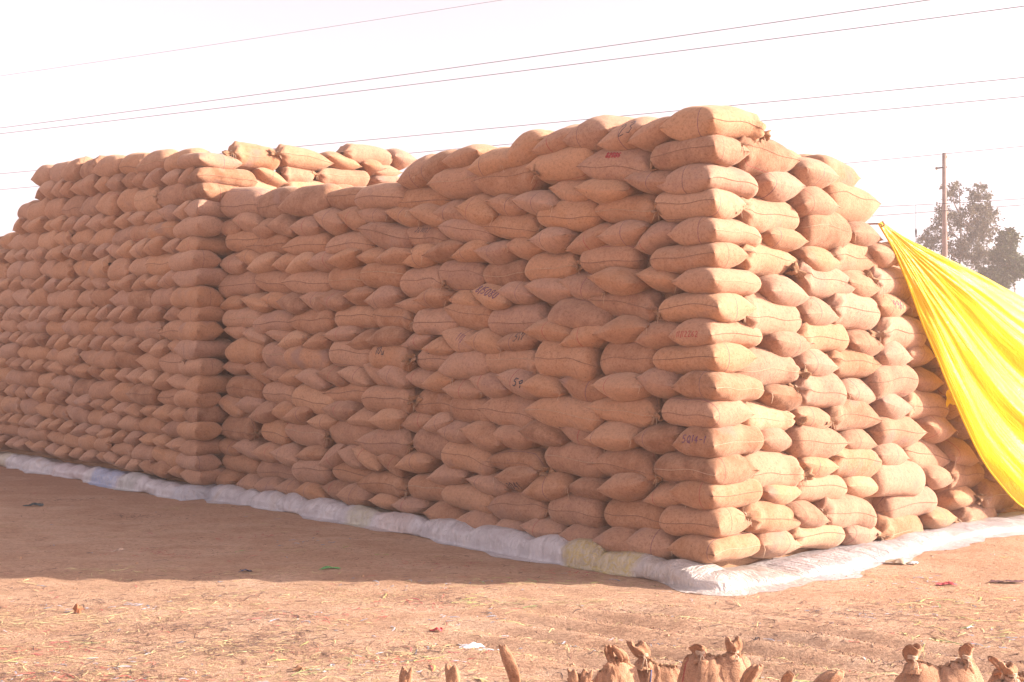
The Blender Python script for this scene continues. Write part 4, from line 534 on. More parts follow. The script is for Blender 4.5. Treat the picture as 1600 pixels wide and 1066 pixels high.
# a second line of sacks lies behind the top edges; seen only as slivers between the front ones
def filler(P, d, yin, ex, s0, s1, z, dep, across=False):
    global nb
    s = s0; k = 0
    while s < s1:
        rg = np.random.RandomState(int(abs(s * 977 + z * 131 + P.x * 17)) + k); k += 1
        V, Q, uv = sack_shape(.76, .5, .29, across, rg, 'rr', .55); V = V.reshape(-1, 3)
        M = frame(ex, yin, P + d * (s + .36) + yin * dep + Vector((0, 0, z + rg.uniform(-.02, .02))), rg.uniform(-.06, .06), rg.uniform(-.1, .1))
        A = np.array(M); stuffV.append(V @ A[:3, :3].T + A[:3, 3]); stuffQ.append(Q + nb); stuffU.append(uv)
        stuffT.append(np.tile((rg.uniform(.4, .9), rg.rand() * .4, rg.rand(), 1), (len(V), 1))); nb += len(V)
        s += .70 if not across else .48
for dep in (1.0, 1.5, 2.0, 2.5):
    filler(C0, DL, DR, -DL, .5, 3.6, 4.02, dep); filler(C0, DL, DR, -DL, 3.9, 8.4, 3.86, dep)
for dep in (1.0, 1.6):
    filler(PC, DL, DR, -DL, .6, 7.6, 4.63, dep)
filler(PC, DR, DL, DR, .9, 6.5, 4.62, .85); filler(PC, DR, DL, DR, 1.4, 3.2, 4.72, 1.4)
filler(C0, DR, DL, DR, .9, 2.1, 3.70, .8); filler(C0, DR, DL, DR, 2.3, 2.9, 3.30, .8)
me = mesh_np('packed_sacks', np.concatenate(stuffV), np.concatenate(stuffQ), np.concatenate(stuffU), np.concatenate(stuffT), (M_BUR,))
o = bpy.data.objects.new('packed_sacks', me); COL.objects.link(o)
tag(o, 'mass of small looking jute sacks stacked in rows, far left of the long stack', 'sacks', None, 'stuff')

# the heart of the stacks: sacks packed inside, closed blocks that let no light through
def block(A, P, s0, s1, t0, t1, z0, z1):
    c = [P + DL * s + DR * t for s, t in ((s0, t0), (s1, t0), (s1, t1), (s0, t1))]
    V = [Vector((p.x, p.y, z0)) for p in c] + [Vector((p.x, p.y, z1)) for p in c]
    A.add((V, [(0, 1, 2, 3), (7, 6, 5, 4), (0, 4, 5, 1), (1, 5, 6, 2), (2, 6, 7, 3), (3, 7, 4, 0)]))
A = Acc()
block(A, C0, .26, 3.9, .26, 2.2, .05, 3.78); block(A, C0, 3.9, 9.2, .26, 3.4, .05, 3.66)
block(A, C0, .26, 3.9, 2.201, 3.2, .05, 3.0); block(A, C0, .28, 3.9, 3.201, 4.2, .05, 2.3); block(A, C0, .28, 3.9, 4.201, 5.4, .05, 1.5); block(A, C0, .28, 3.9, 5.401, 6.6, .05, .7)
block(A, PC, .26, 8.6, .26, 5.5, .05, 4.36)
me_core = pydata('sack_stack_core', A.V, A.F, M_TWINE, None, False)
tag(me_core, 'solid packed inside of the stacks of jute sacks', 'sacks', None, 'stuff')
# ---------------------------------------------------------------- plastic sheeting under the sacks
def build_sheet():
    P = []; Nn = []; tag_s = []                       # path along the foot of the stack, outward normals
    s = 19.5
    while s > 0:
        base = C0 + DL * s
        if s > 8.75: base = base - DR * .30
        P.append(base); Nn.append(-DR); tag_s.append(-s); s -= .045
    for k in range(9):
        a = k / 8 * math.pi / 2; P.append(C0.copy()); Nn.append((-DR * math.cos(a) - DL * math.sin(a)).normalized()); tag_s.append(.01 * k)
    t = .045
    while t < 7.2: P.append(C0 + DR * t); Nn.append(-DL); tag_s.append(t); t += .045
    n = len(P); rg = np.random.RandomState(4)
    # lumps: the sheet is rolled over bags and bundled straw of uneven length
    cuts = [-19.6]
    while cuts[-1] < 7.2: cuts.append(cuts[-1] + rg.uniform(.42, .95))
    lump = []
    for q in tag_s:
        j = max(i for i, c in enumerate(cuts) if c <= q); a = (q - cuts[j]) / (cuts[j + 1] - cuts[j])
        hh = .78 + .30 * ((j * 7919) % 13) / 13
        lump.append((abs(math.sin(math.pi * a)) ** .5 * .48 + .52) * hh)
    M = 26; V = []; UV = []
    f = vnoise(31); f2 = vnoise(32); f3 = vnoise(33)
    for i in range(n):
        q = tag_s[i]; wr = min(1, max(0, (q + .5) / 1.0)) if q < .6 else 1        # 0 on the shaded side, 1 on the sunny side
        H = (.215 - .135 * wr) * (.30 + .70 * lump[i]); Wd = (.20 + .13 * wr + .07 * math.sin(q * 1.3) * wr) * (.70 + .36 * lump[i]); 
        if q > 3.6: Wd += .10 * (q - 3.6)
        skirt = .07 + .06 * math.sin(q * 2.1) + .05 * math.sin(q * 5.3 + 1) + .08 * wr
        for j in range(M):
            v = j / (M - 1)
            if v < .2: o_ = -.22 + v / .2 * .22; z = H * (.9 + .1 * v / .2)
            elif v < .78:
                a = (v - .2) / .58 * math.pi / 2; o_ = Wd * math.sin(a) ** .9; z = H * math.cos(a) ** .75 + .012
            else:
                b = (v - .78) / .22; o_ = Wd + skirt * b * (1 + .14 * math.sin(q * 11) * math.sin(q * 5.3)); z = .003 + .009 * (1 - b)
            o_ = max(o_, -.22)
            amp = .5 + .5 * (v > .1)
            x3 = np.array(q * 1.0); 
            w_ = .024 * f(q, v * .8, 0, .16) + .022 * (1 - abs(f2(q + v * .22, v * .25, 0, .06))) - .010 * abs(f3(q - v * .30, v * .3, 0, .035))
            dd = w_ * amp * (1 if v < .8 else .45)
            p = P[i] + Nn[i] * (o_ + dd * .8 + (.03 * f3(q, 0, 0, .12) if v > .9 else 0))
            V.append(Vector((p.x, p.y, max(z + dd * .7 * (v < .85), .004) + gz(p.x, p.y) * (z < .1)))); UV.append((q, v))
    Q = []
    for i in range(n - 1):
        for j in range(M - 1): Q.append((i * M + j, (i + 1) * M + j, (i + 1) * M + j + 1, i * M + j + 1))
    me = mesh_np('plastic_sheet', np.array([tuple(v) for v in V]), np.array(Q), np.array(UV))
    g = NG('plastic_sheeting'); co = g.n('ShaderNodeTexCoord'); uv = g.n('ShaderNodeSeparateXYZ'); g.l(co.outputs['UV'], uv.inputs[0]); q = uv.outputs[0]
    n1 = g.noise(co.outputs['Object'], 3, 4, .6, .5); n2 = g.noise(co.outputs['Object'], 16, 4, .65, 1.2)
    c = g.ramp(n1, [(.3, (.60, .55, .58)), (.55, (.76, .72, .75)), (.75, (.66, .57, .54))])
    c = g.mix(g.ramp(n2, [(.55, (0, 0, 0)), (.75, (.35, .35, .35))]), c, (.58, .49, .42))
    def band(a, b, col, amt, c):
        qq = g.math('ADD', q, g.math('MULTIPLY', g.math('SUBTRACT', n1, .5), .35))
        def ss(lo, hi):
            r = g.n('ShaderNodeMapRange', interpolation_type='SMOOTHSTEP'); g.l(qq, r.inputs[0]); r.inputs[1].default_value = lo; r.inputs[2].default_value = hi; return r.outputs[0]
        m = g.math('MULTIPLY', ss(a - .08, a + .10), g.math('SUBTRACT', 1.0, ss(b - .10, b + .08)))
        m = g.math('MULTIPLY', m, g.ramp(n2, [(.30, (amt, amt, amt)), (.62, (amt * .45,) * 3)]))
        return g.mix(m, c, col)
    c = band(-1.62, -.72, (.66, .50, .16), .95, c)        # bundle wrapped in yellow plastic
    c = band(-.70, .9, (.60, .48, .34), .55, c)           # straw coloured bag showing through
    c = band(-11.9, -11.0, (.30, .42, .72), .85, c); c = band(-9.2, -8.4, (.5, .56, .70), .5, c)
    c = band(-5.3, -4.8, (.66, .60, .36), .7, c); c = band(-4.7, -4.1, (.74, .55, .48), .6, c)
    c = band(-16.8, -15.6, (.58, .48, .22), .7, c); c = band(-13.6, -12.2, (.70, .55, .58), .6, c); c = band(-10.9, -10.3, (.45, .47, .42), .6, c)
    fold = g.n('ShaderNodeMapping'); fold.inputs['Scale'].default_value = (16, 1.6, 1); fold.inputs['Rotation'].default_value = (0, 0, .12); g.l(co.outputs['UV'], fold.inputs[0])
    h = g.math('ADD', g.math('MULTIPLY', n2, .25), g.math('ABSOLUTE', g.math('SUBTRACT', g.noise(fold.outputs[0], 1.0, 4, .6, 1.5), .5)))
    nm = g.bump(h, 1.0, .07)
    b = g.bsdf(c, .25, nm, .6); tr = g.n('ShaderNodeBsdfTranslucent'); g.l(c, tr.inputs[0]); g.l(nm, tr.inputs['Normal'])
    mx = g.n('ShaderNodeMixShader'); mx.inputs[0].default_value = .22; g.l(b.outputs[0], mx.inputs[1]); g.l(tr.outputs[0], mx.inputs[2])
    me.materials.append(g.done(mx))
    o = bpy.data.objects.new('plastic_sheet', me); COL.objects.link(o)
    tag(o, 'crumpled whitish plastic sheeting rolled along the foot of the sack wall', 'plastic sheet')
build_sheet()

# ---------------------------------------------------------------- yellow tarpaulin over the right end of the stack
def px(x, y, Y): return Vector(((x - 800) / 1815 * Y, Y, 1.98 + (560 - y) / 1815 * Y))
def spline(pts, n):
    P = [pts[0] * 2 - pts[1]] + pts + [pts[-1] * 2 - pts[-2]]; out = []
    m = len(pts) - 1
    for i in range(n):
        t = i / (n - 1) * m; k = min(int(t), m - 1); t -= k; a, b, c, d = P[k:k + 4]
        out.append(.5 * ((2 * b) + (c - a) * t + (2 * a - 5 * b + 4 * c - d) * t * t + (3 * b - a - 3 * c + d) * t ** 3))
    return out
def build_tarp():
    NU, NW = 110, 150
    E1 = spline([Vector(p) for p in TARP_LOW], NU); E2 = spline([Vector(p) for p in TARP_HIGH], NU)
    f = vnoise(5); f2 = vnoise(6); f3 = vnoise(9); V = []
    for i in range(NU):
        u = i / (NU - 1)
        for j in range(NW):
            w_ = j / (NW - 1)
            p = E1[i].lerp(E2[i], w_)
            d = (E2[i] - E1[i]); ln = d.length
            nrm = Vector((.45, -.86, .25)).normalized()
            # pleats fan out of the tied corner and soften as they fall
            k = .55 * u + .45
            amp = min(1, u * 3.2) * ln
            pl = .020 * math.sin(w_ * 19 + 1.3 * math.sin(w_ * 4)) + .006 * math.sin(w_ * 41 + 2 * u) + .030 * math.sin(w_ * 9.5 + .6)
            pl = pl * (1 - .35 * u)
            bulge = .10 * math.sin(math.pi * w_) ** 1.0 * ln * .6
            wr = .012 * f(u * 6, w_ * 9, 0, .5) + .006 * f2(u * 6, w_ * 22, 0, .4)
            sag = -.10 * math.sin(math.pi * min(w_ * 1.0, 1)) * ln * math.sin(math.pi * min(1, u)) * .5
            p = p + nrm * (amp * pl + bulge + wr * min(1, u * 4) * 2) + Vector((0, 0, sag))
            if p.z < .02: p.z = .02 + .01 * (f3(u * 9, w_ * 9, 0, .3) + 1)
            V.append(p)
    Q = []
    for i in range(NU - 1):
        for j in range(NW - 1): Q.append((i * NW + j, i * NW + j + 1, (i + 1) * NW + j + 1, (i + 1) * NW + j))
    uv = np.array([(j / (NW - 1), i / (NU - 1)) for i in range(NU) for j in range(NW)])
    me = mesh_np('yellow_tarpaulin', np.array([tuple(v) for v in V]), np.array(Q), uv)
    g = NG('yellow_plastic'); co = g.n('ShaderNodeTexCoord')
    n1 = g.noise(co.outputs['Object'], 2.5, 4, .6); n2 = g.noise(co.outputs['Object'], 22, 4, .6, .8)
    c = g.ramp(n1, [(.3, (.80, .53, .004)), (.7, (.84, .60, .008))])
    mp = g.n('ShaderNodeMapping'); mp.inputs['Scale'].default_value = (26, 4, 1); g.l(co.outputs['UV'], mp.inputs[0])
    n3 = g.noise(mp.outputs[0], 1.0, 4, .6, .6)
    nm = g.bump(g.math('ADD', g.math('MULTIPLY', n2, .35), n3), .55, .035)
    b = g.bsdf(c, .30, nm, .55); tr = g.n('ShaderNodeBsdfTranslucent'); g.l(c, tr.inputs[0]); g.l(nm, tr.inputs['Normal'])
    mx = g.n('ShaderNodeMixShader'); mx.inputs[0].default_value = .28; g.l(b.outputs[0], mx.inputs[1]); g.l(tr.outputs[0], mx.inputs[2])
    me.materials.append(g.done(mx)); m = me.materials[0]
    o = bpy.data.objects.new('tarpaulin', me); COL.objects.link(o)
    tag(o, 'bright yellow tarpaulin draped from the top down the sunny end of the sack stack', 'tarpaulin')
    # rope through the tied corner
    a = Vector(TARP_LOW[0]); rope = [a + Vector((.03, -.02, .02)), a + Vector((.05, -.02, -.02)), a + Vector((.02, .02, -.03)), a + Vector((.0, .03, .0)), a + Vector((-.30, .40, .02))]
    pydata('tie_rope', *tube(spline(rope, 24), .009, 5), M_TWINE, o)
    # hem: a rolled edge along the lower side
    E = [V[i * NW] for i in range(NU)]
    pydata('hem', *tube(E, .012, 5), m, o)
    # a loose flap of the same sheet tucked behind the sacks, showing as small yellow corners
    for k, (x, y, Y, s) in enumerate(((1450, 474, 12.75, .18), (1478, 612, 13.0, .18))):
        p = px(x, y, Y); rg = random.Random(k); A = []
        for i in range(6):
            for j in range(6): A.append(p + Vector((i / 5 * s * 1.3, .12 * i / 5 + .02 * math.sin(j * 2.2 + i), -j / 5 * s + .5 * s * (i / 5) * (j / 5) + .03 * math.sin(i * 1.7))))
        pydata('flap', A, [(i * 6 + j, i * 6 + j + 1, (i + 1) * 6 + j + 1, (i + 1) * 6 + j) for i in range(5) for j in range(5)], m, o)
TARP_LOW = [px(1374, 349, 12.05), px(1400, 395, 12.15), px(1428, 462, 12.32), px(1456, 540, 12.56), px(1484, 622, 12.8), px(1513, 694, 13.1), px(1552, 752, 13.45), px(1600, 797, 13.85), px(1680, 822, 14.1), px(1800, 828, 14.3)]
TARP_HIGH = [px(1378, 346, 12.1), px(1420, 372, 12.2), px(1480, 402, 12.5), px(1540, 430, 13.1), px(1600, 459, 13.8), px(1680, 500, 14.5), px(1780, 560, 15.2), px(1880, 630, 15.6), px(1960, 700, 15.6), px(2000, 760, 15.8)]
build_tarp()
# rope tying the tarpaulin's knot to the sacks
# ---------------------------------------------------------------- litter on the ground
def gp(xp, yp):
    Y = 1.98 * 1815 / (yp - 560); X = (xp - 800) / 1815 * Y; return X, Y
def outside(x, y, m=.35):
    d = Vector((x, y, 0)) - C0; return not (d.dot(DL) > -m and d.dot(DR) > -m)
def strips(name, n, cols, lmin, lmax, wid, seed, label, cluster, spread=None, curl=1.0, rough=.8):
    rg = random.Random(seed); V = []; Fc = []; T = []
    cl = [gp(rg.uniform(-100, 1650), rg.choice([rg.uniform(880, 1120), rg.uniform(930, 1110), rg.uniform(720, 1100)])) for _ in range(cluster)]
    k = 0
    while k < n:
        if rg.random() < .72: c = rg.choice(cl); x = c[0] + rg.gauss(0, .30); y = c[1] + rg.gauss(0, .16)
        else: x, y = gp(rg.uniform(-100, 1700), rg.uniform(700, 1150))
        if not outside(x, y): continue
        L_ = rg.uniform(lmin, lmax); a = rg.gauss(0, .9); w_ = wid * rg.uniform(.6, 1.5); bend = rg.gauss(0, 1.1) * curl
        b = len(V); m = 5; col = rg.choice(cols); px_, py_ = x, y; lift = rg.uniform(0, .03)
        for i in range(m):
            t = i / (m - 1); aa = a + bend * t
            z = gz(px_, py_) + .004 + lift * math.sin(math.pi * t) * (L_ * 5) * .5
            nx, ny = -math.sin(aa), math.cos(aa); tw = rg.uniform(-.5, .8)
            V += [(px_ + nx * w_, py_ + ny * w_, z + w_ * tw), (px_ - nx * w_, py_ - ny * w_, z - w_ * tw * .4)]; T += [(*col, 1)] * 2
            px_ += math.cos(aa) * L_ / (m - 1); py_ += math.sin(aa) * L_ / (m - 1)
        for i in range(m - 1): Fc.append((b + 2 * i, b + 2 * i + 1, b + 2 * i + 3, b + 2 * i + 2))
        k += 1
    g = NG(name + '_fibre'); at = g.n('ShaderNodeAttribute', attribute_name='tone')
    me = mesh_np(name, np.array(V), np.array(Fc), None, T, (g.done(g.bsdf(at.outputs['Color'], rough, None, .3)),))
    o = bpy.data.objects.new(name, me); COL.objects.link(o); tag(o, label, name.replace('_', ' '), None, 'stuff')
strips('straw', 6500, [(.55, .42, .22), (.50, .36, .20), (.60, .50, .26), (.42, .28, .16), (.36, .22, .13)], .03, .15, .0021, 3, 'pale dry straw and chaff littered thinly over the sandy ground', 90)
strips('twigs', 4500, [(.16, .09, .07), (.20, .12, .09), (.12, .08, .07), (.26, .14, .10)], .03, .14, .0026, 4, 'dark bits of twig and husk littered over the sandy ground', 70)
strips('green_twine_scraps', 230, [(.40, .38, .14), (.48, .44, .22), (.30, .36, .15), (.54, .46, .22)], .06, .28, .0038, 6, 'yellow-green strips of straw and twine littered on the sand', 16, curl=.7)
strips('red_twine_scraps', 520, [(.50, .10, .09), (.55, .16, .13), (.42, .08, .10)], .03, .15, .0028, 7, 'thin tangled red threads littered on the sand', 15, curl=2.5)
strips('grey_plastic_scraps', 420, [(.30, .30, .34), (.38, .36, .39), (.22, .23, .28), (.42, .37, .40)], .03, .11, .0045, 9, 'small grey and whitish plastic shreds littered on the sand', 26, curl=2)
def clods():
    rg = random.Random(2); V = []; Fc = []
    for k in range(2600):
        x, y = gp(rg.uniform(-100, 1700), rg.uniform(720, 1150))
        if not outside(x, y): continue
        r = rg.uniform(.003, .011) * (1 if rg.random() < .95 else 1.9); z = gz(x, y); b = len(V)
        for a in range(5): V.append((x + r * 1.2 * math.cos(a * 1.257 + k), y + r * 1.2 * math.sin(a * 1.257 + k), z - .002))
        V.append((x + r * .2, y, z + r * rg.uniform(.5, .9)))
        for a in range(5): Fc.append((b + a, b + (a + 1) % 5, b + 5))
    o = pydata('clods', V, Fc, mat_plain('dry_clod', (.38, .22, .13), .95, .35, 30), None, False); tag(o, 'small dry clods and pebbles scattered over the sandy ground', 'clods', None, 'stuff')
clods()
def rag(name, xp, yp, wpx, hgt, col, label, cat, seed, aspect=.5, rough=.85, rot=0.0, sub=14, trans=False):
    """a crumpled scrap lying on the sand"""
    X, Y = gp(xp, yp); w_ = wpx / 1815 * Y; rg = np.random.RandomState(seed); f = vnoise(seed + 50); f2 = vnoise(seed + 80); V = []
    n = sub
    for i in range(n):
        for j in range(n):
            u = i / (n - 1) * 2 - 1; v = j / (n - 1) * 2 - 1
            e = 1 + .25 * math.sin(3 * math.atan2(v, u) + seed) + .12 * math.sin(7 * math.atan2(v, u) + seed * 2)
            x = u * w_ / 2 * e; y = v * w_ / 2 * aspect * e
            x, y = x * math.cos(rot) - y * math.sin(rot), x * math.sin(rot) + y * math.cos(rot)
            z = hgt * (.45 + .55 * float(f(u, v, 0, .45))) * max(0, 1 - (u * u + v * v) * .4) + .010 * abs(float(f2(u, v, 0, .18)))
            V.append((x, y, max(z, .004)))
    Fc = [(i * n + j, (i + 1) * n + j, (i + 1) * n + j + 1, i * n + j + 1) for i in range(n - 1) for j in range(n - 1)]
    o = pydata(name, V, Fc, mat_plain(name + '_cloth', col, rough, .3, 20, .4), None)
    o.location = (X, Y, gz(X, Y)); tag(o, label, cat); return o
rag('plastic_scrap', 735, 1018, 36, .035, (.62, .58, .62), 'torn whitish plastic scrap lying on the sand before the tall sack ears', 'plastic scrap', 1, .55)
rag('plastic_strip', 765, 1019, 42, .016, (.72, .68, .70), 'narrow white plastic strip trailing beside the torn scrap', 'plastic strip', 2, .16, .4, -.12)
rag('dark_scrap', 56, 792, 24, .05, (.035, .05, .055), 'small dark bluish scrap on the shaded ground at far left', 'scrap', 3, .5)
rag('pinkish_scrap', 1475, 911, 26, .035, (.50, .09, .10), 'small crumpled red scrap on the sunny sand at right', 'scrap', 4, .6)
rag('dark_rag', 1572, 908, 46, .035, (.12, .055, .055), 'dark maroon rag lying at the right edge of the picture', 'rag', 5, .3)
rag('straw_tuft', 1405, 878, 36, .06, (.46, .36, .26), 'pale tuft of crumpled straw close to the white sheet at right', 'straw tuft', 6, .6)
rag('white_tuft', 1424, 880, 16, .04, (.60, .60, .60), 'little white plastic tuft next to the straw tuft', 'plastic scrap', 12, .6)
rag('dry_leaf', 124, 957, 16, .075, (.34, .13, .06), 'curled rust coloured dry leaf standing on the sand at lower left', 'leaf', 7, .7)
rag('blue_scrap', 385, 893, 18, .03, (.07, .08, .12), 'small dark blue scrap near the edge of the long shadow', 'scrap', 8, .6)
rag('green_scrap', 516, 889, 26, .022, (.10, .30, .09), 'green plastic shred lying in the shadow of the sack wall', 'scrap', 9, .4, .8, .3)
rag('pale_stick', 187, 857, 22, .02, (.52, .36, .27), 'short pale stick lying on the shaded ground', 'stick', 10, .22, .8, .9)
rag('red_scrap', 683, 993, 18, .03, (.55, .07, .08), 'small bright red scrap among green straw on the sand', 'scrap', 11, .6)
rag('dark_chip', 1180, 1006, 10, .03, (.10, .08, .08), 'tiny dark chip on the sand behind the tied sack mouths', 'chip', 13, .5)
rag('dung', 470, 1052, 22, .03, (.26, .13, .07), 'small brown clump on the sand at the lower left', 'clump', 14, .7)
rag('white_scrap', 1512, 978, 16, .02, (.7, .66, .64), 'thin white scrap on the sunny sand right of centre', 'plastic scrap', 15, .3, .5, .6)

# ---------------------------------------------------------------- tied sacks standing in the foreground
M_BUR2 = M_BUR
def ear_mesh(rg, h, r, lean, flat=1.0, fold=False):
    """a gathered, tied corner of a sack sticking up; along z"""
    n = 18; V = []; Fc = []
    prof = [(-.45, 1.25), (-.22, .95), (-.04, .66), (.03, .48), (.08, .62), (.24, .80), (.45, .92), (.70, 1.0), (.92, .92), (1.0, .74), (.90, .55), (.60, .42), (.35, .25)]
    if fold: prof = [(-.30, 1.1), (-.15, 1.0), (0, .85), (.15, .9), (.4, 1.0), (.65, 1.05), (.85, .95), (1.0, .7), (1.02, .4), (.9, .2)]
    ph = rg.uniform(0, 6)
    for t, q in prof:
        bend = lean * t * t
        for k in range(n):
            a = 2 * math.pi * k / n
            rr = r * q * (1.15 + (.30 if t > .05 else .10) * math.sin(4 * a + ph + t) + .16 * math.sin(7 * a + ph * 2 + t * 3) + .06 * rg.uniform(-1, 1))
            if fold: rr *= 1 - .55 * max(0, math.cos(a + math.pi / 2 + .3)) ** 10
            V.append((rr * math.cos(a) * 1.15 + bend * h, rr * math.sin(a) * .75 * flat + .02 * math.sin(t * 4 + ph), t * h + (.22 * h * math.sin(2 * a + ph) * max(0, t - .3) if not fold else .006 * math.sin(3 * a))))
    for i in range(len(prof) - 1):
        for k in range(n): Fc.append((i * n + k, i * n + (k + 1) % n, (i + 1) * n + (k + 1) % n, (i + 1) * n + k))
    return V, Fc
def bag(xc, wpx, ytop, d, ears, label, seed, tone=.7, text=None, rz=0.0, dark=False):
    X = (xc - 800) / 1815 * d; Hh = 1.98 - (ytop + 7 - 560) / 1815 * d; W = wpx / 1815 * d / 2 * 1.03
    rg = np.random.RandomState(seed); f = vnoise(seed); f2 = vnoise(seed + 1)
    n = 48; lev = [0, .02, .10, .25, .42, .58, .70, .80, .88, .94, .975, 1.0, 1.012]
    pr = [(.80, .75), (.93, .90), (1.0, 1.0), (1.03, 1.05), (1.03, 1.04), (1.01, 1.0), (.98, .93), (.93, .83), (.86, .68), (.76, .48), (.68, .32), (.60, .15), (.58, .03)]
    D = W * .72; V = []
    for (t, (a, b)) in zip(lev, pr):
        for k in range(n):
            th = 2 * math.pi * k / n; c, s = math.cos(th), math.sin(th)
            sq = (abs(c) ** 2.6 + abs(s) ** 2.6) ** (-1 / 2.6)
            x = W * a * c * sq; y = D * b * s * sq
            pl = max(0, (t - .5) * 2) ** 1.5
            dd = pl * .022 * math.sin(th * 11 + 1.5 * math.sin(th * 3 + seed)) * W * 2 + .014 * float(f(x, y, t * Hh, .10)) + .006 * float(f2(x, y, t * Hh, .035))
            ln = math.hypot(x, y) + 1e-6
            z = t * Hh - .07 * Hh * abs(x / W) ** 3 * (t > .6) - (.05 * Hh * (1 - (x / W) ** 2) * max(0, t - .5) * 2 * .8)
            for (ex_, ey, size, lean, fold) in ears:
                exx = max(-W * .62, min(W * .62, (ex_ - 800) / 1815 * d - X)); r_ = math.hypot(x - exx, y * .8) + .01; e_ = math.exp(-(r_ / (W * .42)) ** 2)
                z += e_ * .05 * (1 if t > .5 else 0); dd += e_ * .020 * math.sin(11 * math.atan2(y, x - exx) + seed)
            V.append((x + x / ln * dd, y + y / ln * dd * 1.2, z + pl * .006 * math.sin(th * 17 + seed)))
    m = len(lev)
    Q = [(i * n + k, i * n + (k + 1) % n, (i + 1) * n + (k + 1) % n, (i + 1) * n + k) for i in range(m - 1) for k in range(n)]
    uv = np.array([(i / m, .5 + .4 * math.sin(2 * math.pi * k / n)) for i in range(m) for k in range(n)])
    me = mesh_np('tied_sack', np.array(V), np.array(Q), uv, [(tone, .25 if not dark else .1, .3 + .05 * (seed % 5), 1)] * len(V), (M_BUR2,))
    o = bpy.data.objects.new('tied_sack', me); COL.objects.link(o); o.location = (X, d, gz(X, d) - .01); o.rotation_euler = (0, 0, rz)
    tag(o, label, 'sack', 'tied sacks standing in the foreground')
    # stitched ridge between the two ears
    def rz_(x):
        z = Hh * 1.012 - .07 * Hh * abs(x / W) ** 3 - .04 * Hh * (1 - (x / W) ** 2)
        for q in ears:
            exx = max(-W * .62, min(W * .62, (q[0] - 800) / 1815 * d - X)); z += .05 * math.exp(-((abs(x - exx) + .01) / (W * .42)) ** 2)
        return z
    Pn = [Vector((W * .56 * t, .004 * math.sin(t * 31), rz_(W * .56 * t) + .003 * math.sin(t * 19 + seed))) for t in np.linspace(-1, 1, 26)]
    pydata('mouth_seam', *tube(Pn, [.008 + .004 * math.sin(i * 2.4 + seed) for i in range(26)], 6), M_TWINE, o)
    for (ex_, ey, size, lean, fold) in ears:
        xx = (ex_ - 800) / 1815 * d - X; zt = 1.98 - (ey - 560) / 1815 * d
        xx = max(-W * .62, min(W * .62, xx)); zb = Hh * .975 + .03
        h = max(.05, zt - zb)
        vV, vF = ear_mesh(rg, h, size, lean, 1, fold)
        e = mesh_np('ear', np.array(vV), np.array(vF), np.zeros((len(vV), 2)) + .95, [(tone * (.5 if fold else .78), .1, .3, 1)] * len(vV), (M_BUR2,))
        eo = bpy.data.objects.new('ear', e); COL.objects.link(eo); eo.parent = o; eo.location = (xx, -.01, zb)
        if not fold:
            A = Acc()
            for q in range(3):
                A.add(tube([Vector((size * .62 * 1.15 * math.cos(a), size * .62 * .8 * math.sin(a), .022 * h / .08 + .006 * q + .003 * math.sin(a * 2))) for a in np.linspace(0, 2 * math.pi, 14)], .004, 4))
            for q in range(2):
                A.add(tube([Vector((0, -size * .6, .02)), Vector((.01 * q, -size * 1.2, .01)), Vector((.03 * (q - .5), -size * 1.3, -.05))], .003, 3))
            pydata('tie_cord', A.V, A.F, M_PALE, eo)
    if text:
        for (tx, x0, z0, hh, ink) in text: write_on(o, tx, x0, Hh + z0, hh, ink, rg, .004)
    return o
bag(672, 118, 1080, 5.0, [(626, 1043, .018, .1, False), (720, 1041, .024, -.1, False)], 'tied sack at the bottom edge with two short ears, leftmost', 1, .62)
bag(792, 120, 1072, 5.05, [(806, 1006, .019, -.30, True)], 'tied sack with one tall folded rust brown mouth, beside the white plastic strip', 2, .55)
bag(925, 110, 1066, 4.95, [(897, 1044, .015, -.2, False), (913, 1043, .016, .25, False)], 'low tied sack with a split pair of ears, bottom edge', 3, .62)
bag(962, 92, 1034, 5.3, [(956, 1002, .016, -.35, True), (974, 1003, .018, -.6, True)], 'pale tied sack with pointed twin flaps, left of the marked sack', 4, .75, rz=.4)
bag(1028, 88, 1022, 5.55, [(1004, 996, .030, -.5, False)], 'tied sack with a dark knot and a blue printed 90', 5, .66, [('|', -.09, -.19, .16, 'blue'), ('90', -.03, -.155, .055, 'blue'), ('212', -.03, -.22, .045, 'blue')], rz=.0)
bag(1118, 130, 1020, 5.3, [(1092, 1006, .027, -.35, False), (1146, 992, .023, -.15, False)], 'large tied sack with pleated shoulders and two upright ears', 6, .64)
bag(1150, 90, 1072, 4.85, [(1166, 1034, .022, .35, True)], 'low tied sack with a single pleated ear before the large one', 7, .6)
bag(1255, 110, 1078, 4.9, [(1227, 1045, .021, .1, False), (1275, 1040, .030, .75, True)], 'low tied sack with a small ear and a fat leaning ear', 8, .6)
bag(1468, 146, 1028, 5.3, [(1422, 1002, .028, .0, False), (1506, 1002, .024, .05, False)], 'broad tied sack with a knobbly ridge between two ears', 9, .66)
bag(1590, 96, 1036, 5.5, [(1552, 1026, .022, -.7, False), (1625, 1020, .02, 0, False)], 'tied sack cut by the right edge, with a dark slanting ear', 10, .5)
bag(1560, 150, 1056, 4.9, [(1577, 1030, .022, -.5, False)], 'pale lavender tinted tied sack in front at the bottom right', 11, 1.0)

